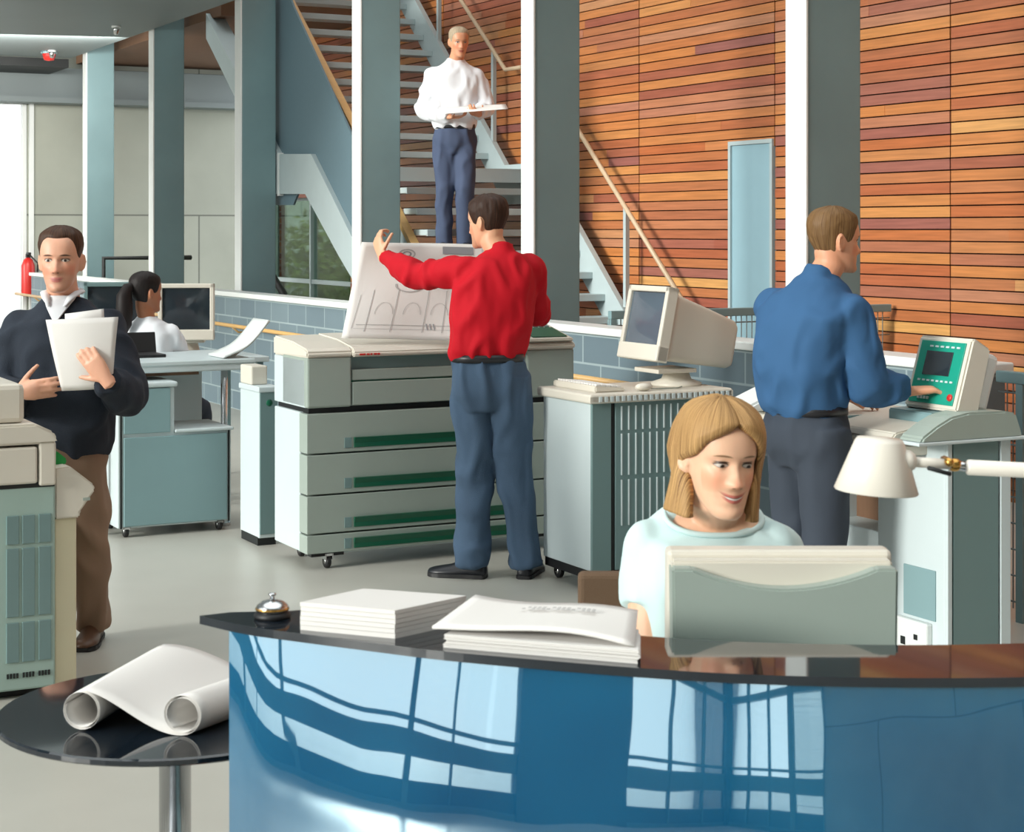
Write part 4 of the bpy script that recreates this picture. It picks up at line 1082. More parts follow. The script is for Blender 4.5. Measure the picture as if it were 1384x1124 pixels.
    L.new(cur, P.inputs['Base Color'])
    P.inputs['Roughness'].default_value = .48; P.inputs['Subsurface Weight'].default_value = .12
    P.inputs['Subsurface Radius'].default_value = (.012, .004, .002)
    return m
def hair_mat(name, c1, c2, sc_=(190, 190, 8)):
    m, N, L, P = nt(name)
    tc = N.new('ShaderNodeAttribute'); tc.attribute_name = 'strand'
    mp = N.new('ShaderNodeMapping'); mp.inputs['Scale'].default_value = sc_; L.new(tc.outputs['Vector'], mp.inputs[0])
    nz = N.new('ShaderNodeTexNoise'); nz.inputs['Scale'].default_value = 1; nz.inputs['Detail'].default_value = 5; L.new(mp.outputs[0], nz.inputs[0])
    cr_ = N.new('ShaderNodeValToRGB'); e_ = cr_.color_ramp.elements
    e_[0].position = .33; e_[0].color = lin(c1) + (1,); e_[1].position = .67; e_[1].color = lin(c2) + (1,)
    L.new(nz.outputs[0], cr_.inputs[0]); L.new(cr_.outputs[0], P.inputs['Base Color'])
    bp = N.new('ShaderNodeBump'); bp.inputs['Strength'].default_value = .4; bp.inputs['Distance'].default_value = .0025
    L.new(nz.outputs[0], bp.inputs['Height']); L.new(bp.outputs[0], P.inputs['Normal'])
    P.inputs['Roughness'].default_value = .58; P.inputs['Specular IOR Level'].default_value = .3
    return m
def hair_shell(name, M, parent, m_, line, thick, taper=.4, nu=120, nv=30, ztop=.2343, bot=None):
    """line(th) -> height where the hair begins; thick(th, z) -> thickness above the scalp"""
    bm = bmesh.new(); rows = []; co_ = []
    for j in range(nv+1):
        row = []
        for i in range(nu):
            th = -math.pi + 2*math.pi*i/nu; z0 = line(th); t = j/nv; t = t*t*(3-2*t)*.5 + t*.5
            z = z0 + (ztop-z0)*(1-(1-t)**1.25)
            k = min(1, t/taper)**.6 if taper else 1
            v = hsurf(th, z, -.002 + thick(th, z)*k + k*.0022*noise.noise(Vector((th*9, z*60, 3)))); row.append(v); co_.append(Vector((th*.16*max(.15, math.sin(math.pi*min(1, (z+.05)/.3))), 0, z)))
        rows.append(row)
    V = [[bm.verts.new(M @ v) for v in r_] for r_ in rows]
    inner = [[bm.verts.new(M @ hsurf(-math.pi + 2*math.pi*i/nu, min(line(-math.pi + 2*math.pi*i/nu)+.004, ztop), -.006)) for i in range(nu)]]
    for a, b in zip(inner+V, V):
        for i in range(nu): bm.faces.new((a[i], a[(i+1) % nu], b[(i+1) % nu], b[i]))
    bm.faces.new(V[-1])
    bmesh.ops.recalc_face_normals(bm, faces=bm.faces)
    me = bpy.data.meshes.new(name); bm.to_mesh(me); bm.free()
    Mi = M.inverted(); at = me.attributes.new('strand', 'FLOAT_VECTOR', 'POINT')
    for k, v in enumerate(me.vertices):
        q = Mi @ v.co; th = math.atan2(q.x, -q.y); at.data[k].vector = (th*.09, 0, math.hypot(q.x, q.y)*.8+q.z*.3)
    for p in me.polygons: p.use_smooth = True
    return link(me, name, m_, parent)

def shoe(name, ankle, d_, m_, parent, L_=.29, sole=None):
    d_ = Vector((d_[0], d_[1], 0)).normalized(); s_ = Vector((-d_.y, d_.x, 0)); a = Vector((ankle[0], ankle[1], 0))
    heel = a - d_*.075
    def row(t, w_, h, zb=.018):
        c = heel + d_*L_*t; return [c + s_*w_*math.cos(q)*1.0 + Vector((0, 0, zb + (h-zb)*max(0, math.sin(q)))) for q in [math.pi*k/12 for k in range(13)]]
    bm = bmesh.new()
    ks = [(0.0, .022, .065), (.04, .034, .085), (.18, .038, .095), (.32, .038, .095), (.45, .041, .078), (.6, .047, .062), (.78, .049, .052), (.9, .042, .045), (.98, .026, .036), (1.0, .014, .028)]
    V = [[bm.verts.new(p) for p in row(*k)] for k in ks]
    for A, B in zip(V, V[1:]):
        for i in range(12): bm.faces.new((A[i], A[i+1], B[i+1], B[i]))
        bm.faces.new((A[-1], A[0], B[0], B[-1]))
    bm.faces.new(V[0]); bm.faces.new(V[-1][::-1])
    bmesh.ops.recalc_face_normals(bm, faces=bm.faces)
    mb = MB(); mb._add(bm, 0, True); o = mb.build(name, m_, parent)
    mb = MB(); pts = []
    for sg in (1, -1):
        side = [(t, w_) for t, w_, _ in ks]
        pts += [(heel + d_*L_*t + s_*(w_+.004)*sg) for t, w_ in (side if sg == 1 else side[::-1])]
    mb.prism([(p.x, p.y) for p in pts], 'z', 0, .02, bev=.003); mb.build('sole', M_black, o)
    return o

def person(label, loc, S):
    """S: dictionary of joints in metres relative to loc (x right, y away from the viewer, z up)"""
    root = thing('person', label, 'person', loc)
    V = Vector
    # --- body: one continuous surface
    bm = bmesh.new()
    M = Matrix.Translation(S['head'][0]) @ Matrix.Rotation(S['head'][1], 4, 'Z') @ Matrix.Rotation(S['head'][2], 4, 'X') @ Matrix.Rotation(S['head'][3], 4, 'Y') @ Matrix.Scale(S['head'][4], 4)
    head_into(bm, M, S.get('female', False))
    nb_ = V(S['neck']); nr_ = S.get('neck_r', .056)
    tube_into(bm, [nb_ - V((0, 0, .06)), nb_, M @ V((0, .012, .03)), M @ V((0, .02, .08))], [nr_*1.25, nr_*1.06, nr_, nr_*.95], 20)
    T = S['torso']; sl = S.get('slim', .016)
    torso_into(bm, [(z, cx, cy, max(.03, a_-sl), max(.03, b_-sl), y_) for z, cx, cy, a_, b_, y_ in S.get('torso_skin', T)])
    for A in S['arms']:
        r0 = A.get('r', (.052, .043, .036, .026)); sh, el, wr = V(A['s']), V(A['e']), V(A['w'])
        nk_ = nb_ - V((0, 0, .07)); ball_into(bm, sh, r0[0]*.97); tube_into(bm, [sh.lerp(nk_, .5), sh], [r0[0]*.8, r0[0]*.94], 14); p_, q_ = sub([(sh, r0[0]*.96), (sh.lerp(el, .5), (r0[0]+r0[1])/2), (el, r0[1]), (el.lerp(wr, .35), r0[2]*1.08), (wr, r0[3])], 4)
        tube_into(bm, p_, q_, 14)
        H_ = A.get('hand')
        if H_: hand_into(bm, wr + (wr-el).normalized()*.01, **H_)
    for G in S['legs']:
        p_, q_ = sub([(G['h'], .075), (G['k'], .052), (V(G['k']).lerp(V(G['a']), .35), .05), (G['a'], .028)], 4); tube_into(bm, p_, q_, 14)
        d_ = V((*G['toe'], 0)).normalized(); tube_into(bm, [V(G['a']), V((G['a'][0], G['a'][1], .055)), V((G['a'][0], G['a'][1], .036)) + d_*.10], [.028, .024, .014], 10)
    vx = S.get('voxel', .006)
    me = remeshed(bm, 'body', vx, S.get('smooth', 2))
    at = me.attributes.new('headco', 'FLOAT_VECTOR', 'POINT'); Mi = M.inverted()
    for k, v in enumerate(me.vertices): at.data[k].vector = Mi @ v.co
    link(me, 'body', S['skin'], root)
    # --- upper garment
    bm = bmesh.new(); torso_into(bm, T, tilt=S.get('tilt', 0))
    cents = []
    for A in S['arms']:
        sh, el, wr = V(A['s']), V(A['e']), V(A['w']); g_ = A.get('sl', (.072, .062, .056, .046))
        if S.get('short'):
            f_ = S['short']; end = sh.lerp(el, f_); ball_into(bm, sh, g_[0]); tube_into(bm, [sh.lerp(nk_, .5), sh], [g_[0]*.9, g_[0]*.99], 18); p_, q_ = sub([(sh, g_[0]), (sh.lerp(el, f_*.5), g_[1]), (end, g_[2])], 4)
        else:
            cuff = wr.lerp(el, A.get('cuff', .06)); ball_into(bm, sh, g_[0]); tube_into(bm, [sh.lerp(nk_, .55), sh], [g_[0]*.78, g_[0]*.97], 18); p_, q_ = sub([(sh, g_[0]), (sh.lerp(el, .5), (g_[0]+g_[1])/2), (el, g_[1]), (el.lerp(wr, .45), g_[2]), (cuff, g_[3])], 5); cents.append((el, .12)); cents.append((cuff, .07))
        tube_into(bm, p_, q_, 18, True, None, .1)
        cents.append((sh - V((0, 0, .1)), .12))
    for c, r_, a_, b_ in S.get('collar', ()):
        tube_into(bm, [V(c) - V((0, 0, .02)), V(c), V(c) + V(a_)], [r_*1.18, r_*1.08, r_*b_], 24, True, None, .02)
    zb = T[0][0]; cents += [((T[0][1]+.1, T[0][2], zb+.06), .14), ((T[0][1]-.1, T[0][2], zb+.06), .14)]
    me = remeshed(bm, S['top_name'], S.get('cvoxel', .009), 3, mk_folds(S.get('fold', .008), S.get('seed', 1), cents, S.get('fsc', 9)))
    top = link(me, S['top_name'], S['top'], root)
    # --- trousers
    bm = bmesh.new(); P_ = S['pelvis']; torso_into(bm, P_)
    cents = []
    for G in S['legs']:
        g_ = G.get('r', (.098, .078, .072, .066)); h_, k_, a_ = V(G['h']), V(G['k']), V(G['a'])
        p_, q_ = sub([(h_ + (h_-k_).normalized()*.04, g_[0]*.96), (h_.lerp(k_, .3), g_[0]*.97), (k_, g_[1]), (k_.lerp(a_, .5), g_[2]), (a_ - V((0, 0, .045)), g_[3])], 5)
        tube_into(bm, p_, q_, 20, True, None, .1); cents += [(k_, .12), (a_, .12), (h_, .15)]
    me = remeshed(bm, 'trousers', S.get('cvoxel', .009), 3, mk_folds(S.get('tfold', .007), S.get('seed', 1)+4, cents, 8))
    tr = link(me, 'trousers', S['bottom'], root)
    for G in S['legs']: shoe('shoe', G['a'], G['toe'], S['shoes'], root)
    S['M'] = M; S['root'] = root; S['trousers_ob'] = tr; S['top_ob'] = top
    return root, M
def ringtube(cx, cy, z, a_, b_, yw, r, n=36):
    return [(cx + a_*math.cos(q)*math.cos(yw) - b_*math.sin(q)*math.sin(yw), cy + a_*math.cos(q)*math.sin(yw) + b_*math.sin(q)*math.cos(yw), z) for q in [2*math.pi*k/n for k in range(n+1)]]
def belt(root, z, cx, cy, a_, b_, yw, m_):
    bm = bmesh.new(); rows = []
    for dz_, g in ((-.018, 0), (-.018, .006), (.018, .006), (.018, 0)):
        row = []
        for k in range(48):
            q = 2*math.pi*k/48; c_, s_ = math.cos(q), math.sin(q); x, y = (a_+g)*math.copysign(abs(c_)**.82, c_), (b_+g)*math.copysign(abs(s_)**.82, s_)
            row.append(bm.verts.new((cx + x*math.cos(yw) - y*math.sin(yw), cy + x*math.sin(yw) + y*math.cos(yw), z+dz_)))
        rows.append(row)
    for a, b in zip(rows, rows[1:] + rows[:1]):
        for k in range(48): bm.faces.new((a[k], a[(k+1) % 48], b[(k+1) % 48], b[k]))
    bmesh.ops.recalc_face_normals(bm, faces=bm.faces); m = MB(); m._add(bm, 0, True); return m.build('belt', m_, root)
def std_line(front=.185, side=.125, nape=.05, temple=1.0):
    def f(th):
        a_ = abs(th); k = [(0, front), (.45, front-.002), (.75, front-.012), (1.0, side+.03), (1.18, side-.008), (1.45, side-.02), (1.75, side-.005), (2.0, nape+.03), (2.4, nape+.008), (3.15, nape)]
        return catmull(k, a_)[0]
    return f
def yaw_of(fx, fy): return math.atan2(fx, -fy)

M_redsh = mat('red_shirt_cloth', (184, 12, 30), .8, var=.06, bump=.08, bscale=250, spec=.25)
M_jean = mat('blue_denim', (62, 84, 108), .85, var=.28, vscale=9, bump=.25, bscale=420, stretch=(1, 1, .6))
M_blsh = mat('blue_shirt_cloth', (54, 92, 132), .8, var=.06, bump=.06, bscale=300, spec=.25)
M_gtr = mat('charcoal_trousers', (52, 60, 72), .85, var=.1, bump=.1, bscale=400)
M_swt = mat('dark_navy_knit', (34, 42, 54), .9, var=.15, bump=.35, bscale=260)
M_khk = mat('taupe_trousers', (146, 120, 100), .85, var=.1, bump=.1, bscale=300)
M_tee = mat('pale_mint_cotton', (206, 230, 230), .8, var=.02, bump=.06, bscale=300)
M_wsh = mat('white_shirt_cloth', (226, 228, 232), .75, var=.03, bump=.06, bscale=250)
M_slate = mat('slate_trousers', (66, 78, 104), .85, var=.12, bump=.1, bscale=300)
M_shoe = mat('black_leather', (26, 28, 34), .35, var=.1)
M_brsh = mat('brown_leather', (84, 58, 40), .45, var=.1)
M_belt = mat('black_belt_leather', (30, 30, 34), .4)

# --- man in the red shirt
SK_r = skin_mat('skin_fair', (222, 168, 134), (184, 104, 90), (52, 32, 22), stubble=.35)
HR_d = hair_mat('dark_brown_hair', (30, 18, 12), (66, 40, 26))
yw = .26
S = dict(head=((-.02, .045, 1.567), yaw_of(-.86, .62), .12, 0, 1.02), neck=(.035, .02, 1.515), neck_r=.057,
  torso=[(1.03, -.035, .0, .165, .115, yw), (1.08, -.035, 0, .185, .135, yw), (1.18, -.02, .0, .192, .14, yw), (1.3, -.005, .0, .196, .138, yw), (1.4, .005, .005, .2, .13, yw), (1.47, .015, .01, .175, .112, yw), (1.52, .03, .015, .115, .085, yw), (1.55, .035, .018, .065, .062, yw)],
  arms=[dict(s=(-.135, -.01, 1.455), e=(-.375, .16, 1.43), w=(-.555, .385, 1.52), sl=(.076, .066, .060, .046), hand=dict(d_=(-.25, .35, .8), n_=(.75, .5, -.2), thumb=(.5, -.8, .3), curl=(.9, .95, 1.0, 1.0), tcurl=.5)),
        dict(s=(.165, .06, 1.455), e=(.20, .23, 1.235), w=(.13, .46, 1.27), sl=(.078, .068, .060, .046), hand=dict(d_=(-.3, .7, .5), n_=(-.7, .2, -.2), thumb=(-.2, -.3, .9), curl=(.8, .8, .85, .9)))],
  legs=[dict(h=(-.105, .02, .92), k=(-.09, .04, .50), a=(-.108, .02, .10), toe=(-1, .28), r=(.106, .088, .084, .085)), dict(h=(.07, .0, .92), k=(.095, .02, .50), a=(.155, .04, .10), toe=(.25, 1), r=(.104, .086, .08, .082))],
  pelvis=[(.80, -.02, .01, .15, .10, yw), (.88, -.02, .01, .182, .13, yw), (.96, -.025, .005, .18, .132, yw), (1.03, -.03, 0, .168, .122, yw), (1.065, -.033, 0, .163, .115, yw)],
  collar=[((.035, .015, 1.535), .062, (-.005, .012, .045), 1.0)], skin=SK_r, top=M_redsh, top_name='red_shirt', bottom=M_jean, shoes=M_shoe, seed=2, fold=.020, tfold=.020, cvoxel=.009, voxel=.006)
rt, M = person('man in red shirt and jeans seen from behind, lifting the drawing over the copier', (wx(668, 8.4), 8.4, 0), S)
hair_shell('hair', M, rt, HR_d, std_line(.188, .122, .042), lambda th, z: .008 + .008*min(1, max(0, (z-.1)/.1)) + .004*noise.noise(Vector((th*3, z*40, 1))))
belt(rt, 1.045, -.032, 0, .168, .122, yw, M_belt)

# --- man in the blue shirt at the scanner
SK_b = skin_mat('skin_ruddy', (222, 158, 124), (190, 110, 94), (112, 84, 56), stubble=.2)
HR_b = hair_mat('sandy_hair', (84, 56, 30), (136, 104, 66))
yw = -.95
fw = Vector((.8866, .4625, 0))
S = dict(head=((.10, .0, 1.487), yaw_of(.93, .30), .06, 0, 1.03), neck=(.05, -.01, 1.455), neck_r=.06,
  torso=[(.93, .0, .0, .15, .115, yw), (.98, -.01, -.005, .172, .138, yw), (1.08, -.025, -.015, .182, .145, yw), (1.2, -.02, -.02, .2, .146, yw), (1.31, -.005, -.02, .215, .138, yw), (1.385, .015, -.015, .185, .12, yw), (1.44, .035, -.01, .12, .09, yw), (1.475, .045, -.008, .068, .066, yw)],
  arms=[dict(s=(.145, -.13, 1.335), e=(.215, -.10, 1.06), w=(.385, -.03, 1.035), sl=(.082, .076, .066, .05), hand=dict(d_=(.9, .1, .06), n_=(.1, .1, -1), thumb=(-.1, .9, .1), curl=(.4, .6, .65, .7), tcurl=.3, s=1.02)),
        dict(s=(-.1, .14, 1.34), e=(-.03, .27, 1.08), w=(.17, .34, .985), sl=(.08, .074, .064, .05), hand=dict(d_=(.9, .2, -.1), n_=(.1, 0, -1), thumb=(.1, -.9, .1), curl=(.3, .35, .4, .45)))],
  legs=[dict(h=(.055, -.085, .86), k=(.055, -.085, .47), a=(.03, -.09, .09), toe=(.9, .3), r=(.104, .082, .072, .066)), dict(h=(-.035, .085, .86), k=(-.03, .09, .47), a=(-.05, .09, .09), toe=(.9, .5), r=(.104, .082, .072, .066))],
  pelvis=[(.74, .01, 0, .14, .105, yw), (.82, .005, 0, .175, .135, yw), (.9, .0, 0, .172, .137, yw), (.95, .0, 0, .158, .124, yw), (.985, .0, 0, .152, .118, yw)],
  collar=[((.048, -.008, 1.46), .066, (.012, .004, .045), 1.02)], skin=SK_b, top=M_blsh, top_name='blue_shirt', bottom=M_gtr, shoes=M_shoe, seed=5, fold=.018, tfold=.011, cvoxel=.009, voxel=.0055)
rt, M = person('man in blue shirt and charcoal trousers pressing the green scanner console', (wx(1090, 6.8), 6.8, 0), S)
hair_shell('hair', M, rt, HR_b, std_line(.186, .125, .035), lambda th, z: .006 + .008*min(1, max(0, (z-.1)/.1)) + .003*noise.noise(Vector((th*3, z*40, 4))))
belt(rt, .965, 0, 0, .158, .124, yw, M_belt)

# --- seated blonde woman at the counter
SK_w = skin_mat('skin_light', (238, 190, 158), (206, 116, 104), (150, 106, 60), iris=(66, 48, 34), smile=1.0, female=True, gaze=(.001, -.0026), S_eye=.0040)
HR_w = hair_mat('honey_blonde_hair', (98, 60, 30), (222, 178, 118), (120, 120, 5))
yw = .12
S = dict(female=True, head=((-.004, -.03, 1.107), .33, .10, .06, .885), neck=(.006, .03, 1.085), neck_r=.047,
  torso=[(.50, 0, .10, .165, .13, yw), (.58, 0, .09, .16, .12, yw), (.72, 0, .06, .135, .10, yw), (.85, 0, .035, .145, .112, yw), (.955, 0, .025, .152, .115, yw), (1.02, 0, .03, .158, .10, yw), (1.05, .001, .034, .146, .09, yw), (1.072, .002, .038, .12, .08, yw), (1.086, .003, .04, .098, .072, yw)],
  tilt=.026,
  torso_skin=[(.50, 0, .10, .165, .13, yw), (.72, 0, .06, .135, .10, yw), (.955, 0, .025, .152, .112, yw), (1.02, 0, .03, .152, .09, yw), (1.06, .002, .038, .12, .07, yw), (1.085, .004, .042, .088, .064, yw), (1.115, .005, .042, .066, .058, yw)],
  slim=.010, arms=[dict(s=(-.126, .03, 1.022), e=(-.125, -.02, .80), w=(-.06, -.235, .76), r=(.044, .040, .034, .024), sl=(.056, .058, .058, .05), hand=dict(d_=(.3, -.95, -.05), n_=(0, 0, -1), thumb=(.9, .3, 0), curl=(.3, .35, .4, .45), s=.86)),
        dict(s=(.126, .04, 1.022), e=(.165, .01, .80), w=(.1, -.205, .76), r=(.044, .040, .034, .024), sl=(.056, .058, .058, .05), hand=dict(d_=(-.3, -.95, -.05), n_=(0, 0, -1), thumb=(-.9, .3, 0), curl=(.3, .35, .4, .45), s=.86))],
  legs=[dict(h=(-.085, .06, .54), k=(-.09, -.32, .53), a=(-.09, -.26, .09), toe=(0, -1), r=(.088, .066, .056, .05)), dict(h=(.085, .06, .54), k=(.09, -.32, .53), a=(.1, -.26, .09), toe=(.1, -1), r=(.088, .066, .056, .05))],
  pelvis=[(.47, 0, .10, .15, .12, yw), (.53, 0, .10, .178, .15, yw), (.6, 0, .09, .165, .13, yw), (.65, 0, .08, .15, .115, yw)],
  short=.46, skin=SK_w, top=M_tee, top_name='tee_shirt', bottom=M_gtr, shoes=M_shoe, seed=8, fold=.011, fsc=11, tfold=.004, cvoxel=.0065, voxel=.0036, smooth=1)
rt, M = person('smiling woman with straight blonde hair and pale mint top, seated behind the counter', (wx(965, 3.45), 3.45, 0), S)
# neckline band
MB().tube([(.003+.095*math.copysign(abs(math.cos(q))**.82, math.cos(q)) - .12*.07*math.sin(q), .040+.070*math.copysign(abs(math.sin(q))**.82, math.sin(q)) + .12*.095*math.cos(q), 1.087 + .026*math.sin(q)) for q in [2*math.pi*k/40 for k in range(41)]], .006, 8).build('neckband', M_tee, S['top_ob'])
# long straight hair, parted, tucked behind the ear on one side
def long_hair(M, root, m_):
    nv, nu = 46, 90
    bm = bmesh.new()
    zbot = -.006
    def hy(th):                        # where the curtain starts round the face, by side
        return th
    def P(i, j, layer):
        u = i/nu; t = j/nv
        # angle runs from the right parting edge round the back to the left edge
        z = .2343 - (.2343 - zbot)*t**1.05
        # opening half-angle at this height: none above the hairline, wide at the cheeks
        op_l = catmull([(-.2, 1.12), (-.03, 1.22), (.04, 1.5), (.085, 1.70), (.112, 1.62), (.132, 1.22), (.165, .84), (.18, .5), (.192, .2), (.2, .0), (.3, .0)], z)[0]
        op_r = catmull([(-.2, .72), (-.03, .80), (.05, .90), (.1, .92), (.135, .84), (.16, .66), (.178, .42), (.19, .16), (.2, .0), (.3, .0)], z)[0]
        op_l, op_r = max(0, op_l), max(0, op_r)
        th = op_r + (2*math.pi - op_l - op_r)*u
        thn = th if th <= math.pi else th - 2*math.pi
        zz = max(z, .075)
        base = hsurf(thn, zz, 0)
        gr_ = .019 if z > .1 else .019 + .010*min(1, (.1-z)/.14)
        bs = min(1, max(0, (abs(thn)-1.62)/.45)); gr_ += .016*bs*bs*(3-2*bs)*min(1, max(0, (.19-z)/.06))
        edge = min(1, min(u, 1-u)/.05); gr_ = gr_*(.35+.65*edge**.5) if z < .195 else gr_
        gr_ += .0035*noise.noise(Vector((thn*7, z*3, 2.2))) + .0015*noise.noise(Vector((thn*22, z*2, 5)))
        if z > .2: gr_ -= .004*math.exp(-((thn-.12)/.16)**2) if math.cos(thn) > .2 else 0
        c = Vector((0, .012, .13)); d_ = Vector((base.x, base.y-.012, 0 if z < .13 else base.z-.13))
        v = base + d_.normalized()*(gr_ if layer == 0 else (.003 if z > .08 else gr_-.012))
        v.z = (z if z < .075 else v.z)
        if z < .06: v.x *= 1 + .05*(.06-z)/.12; v.y += .012*(.06-z)/.12
        return v
    rows = [[[bm.verts.new(M @ P(i, j, l_)) for i in range(nu+1)] for j in range(nv+1)] for l_ in (0, 1)]
    for l_ in (0, 1):
        for j in range(nv):
            for i in range(nu):
                q = (rows[l_][j][i], rows[l_][j+1][i], rows[l_][j+1][i+1], rows[l_][j][i+1]); bm.faces.new(q if l_ == 0 else q[::-1])
    ct_ = bm.verts.new(M @ Vector((0, .004, .2343+.0175)))
    for i in range(nu): bm.faces.new((rows[0][0][i], rows[0][0][i+1], ct_))
    for j in range(nv):
        for i in (0, nu): bm.faces.new((rows[0][j][i], rows[1][j][i], rows[1][j+1][i], rows[0][j+1][i]))
    for i in range(nu): bm.faces.new((rows[0][nv][i], rows[1][nv][i], rows[1][nv][i+1], rows[0][nv][i+1]))
    bmesh.ops.recalc_face_normals(bm, faces=bm.faces)
    me = bpy.data.meshes.new('hair'); bm.to_mesh(me); bm.free()
    at = me.attributes.new('strand', 'FLOAT_VECTOR', 'POINT'); Mi = M.inverted()
    for k, v in enumerate(me.vertices):
        q = Mi @ v.co; at.data[k].vector = (math.atan2(q.x, -(q.y-.012))*.5, 0, q.z)
    for p in me.polygons: p.use_smooth = True
    return link(me, 'hair', m_, root)
long_hair(M, rt, HR_w)

# --- man in the dark jumper walking with papers
SK_l = skin_mat('skin_rosy', (228, 172, 144), (190, 112, 104), (70, 46, 32), stubble=.25)
HR_l = hair_mat('short_brown_hair', (40, 24, 16), (84, 54, 34))
yw = .0
S = dict(head=((.0, -.03, 1.405), .06, .02, 0, 1.06), neck=(.0, .015, 1.375), neck_r=.06,
  torso=[(.76, .01, .0, .165, .115, yw), (.82, .01, 0, .185, .135, yw), (.95, .01, 0, .185, .135, yw), (1.08, .005, 0, .195, .14, yw), (1.2, .0, .0, .205, .138, yw), (1.29, .0, .01, .185, .118, yw), (1.35, .0, .015, .115, .09, yw), (1.385, .0, .015, .068, .066, yw)],
  arms=[dict(s=(-.165, .01, 1.255), e=(-.24, -.03, .985), w=(-.105, -.275, 1.035), sl=(.086, .082, .072, .054), hand=dict(d_=(.93, -.18, .12), n_=(.25, .95, .0), thumb=(-.1, 0, 1), curl=(.35, .4, .45, .5), tcurl=.2)),
        dict(s=(.165, .01, 1.255), e=(.27, -.08, 1.0), w=(.245, -.32, 1.085), sl=(.086, .082, .072, .054), hand=dict(d_=(-.55, -.05, .75), n_=(-.1, 1, .1), thumb=(-.8, 0, .5), curl=(.35, .4, .45, .5), tcurl=.2))],
  legs=[dict(h=(-.08, .0, .72), k=(-.09, -.1, .42), a=(-.08, -.04, .09), toe=(0, -1)), dict(h=(.08, .0, .72), k=(.10, .03, .42), a=(.085, .14, .10), toe=(.05, -1))],
  pelvis=[(.62, 0, 0, .13, .10, yw), (.7, 0, 0, .165, .125, yw), (.78, 0, 0, .165, .122, yw), (.84, 0, 0, .15, .11, yw)],
  collar=[((0, .012, 1.372), .063, (0, 0, .012), 1.0)], skin=SK_l, top=M_swt, top_name='jumper', bottom=M_khk, shoes=M_brsh, seed=11, fold=.02, tfold=.018, cvoxel=.009, voxel=.0055)
rt, M = person('man in dark V-neck jumper and taupe trousers walking with white papers', (wx(85, 7.0), 7.0, 0), S)
LM = rt
hair_shell('hair', M, rt, HR_l, (lambda th: catmull([(0, .199), (.3, .2005), (.55, .2005), (.8, .187), (1.0, .158), (1.2, .125), (1.5, .118), (1.75, .13), (2.0, .085), (2.5, .05), (3.2, .045)], abs(th))[0]), lambda th, z: .004 + .010*min(1, max(0, (z-.12)/.09)) + .003*noise.noise(Vector((th*3, z*40, 8))))
vn = MB()
def vpatch(u, v):
    z = 1.392 - .105*v; hw_ = .066*(1-v)**.9 + .002; x = (2*u-1)*hw_
    _, cy_, a_, b_, _ = catmull(S['torso'], min(z, 1.38))
    y = cy_ - max(b_*math.sqrt(max(0, 1-(x/max(a_, .07))**2)), .05) - .013
    return Vector((x, y, z))
vn.grid(vpatch, 12, 12, .006)
for sx in (-1, 1): vn.tube([(sx*.066, .03, 1.405), (sx*.064, -.03, 1.402), (sx*.048, -.075, 1.385), (sx*.03, -.098, 1.352)], [(.008, .016), (.009, .018), (.008, .016), (.004, .005)], 10, up=(0, 0, 1))
vn.tube([(-.066, .03, 1.405), (-.04, .075, 1.408), (0, .088, 1.41), (.04, .075, 1.408), (.066, .03, 1.405)], .012, 10)
vn.build('shirt_collar', M_wsh, rt)
def papers(name, label, loc, quads, cat='paper'):
    t = thing(name, label, cat, loc)
    for q in quads:
        TL, TR, BR_, BL_ = [Vector(c) - Vector(loc) for c in q]
        MB().grid(lambda u, v: TL.lerp(TR, u).lerp(BL_.lerp(BR_, u), v) + Vector((0, -.018*math.sin(math.pi*u) - .01*math.sin(3*v), 0)), 12, 12, .002).build('sheet', M_paper, t)
    return t
D_ = 6.7
def pp(px, py, D): return (wx(px, D), D, wz(py, D))
papers('papers', 'white papers held against the chest of the man in the dark jumper', pp(112, 528, 6.72),
  [(pp(62, 432, 6.69), pp(160, 428, 6.70), pp(152, 524, 6.72), pp(84, 528, 6.70)), (pp(88, 424, 6.735), pp(140, 417, 6.74), pp(150, 520, 6.745), pp(92, 524, 6.74))])

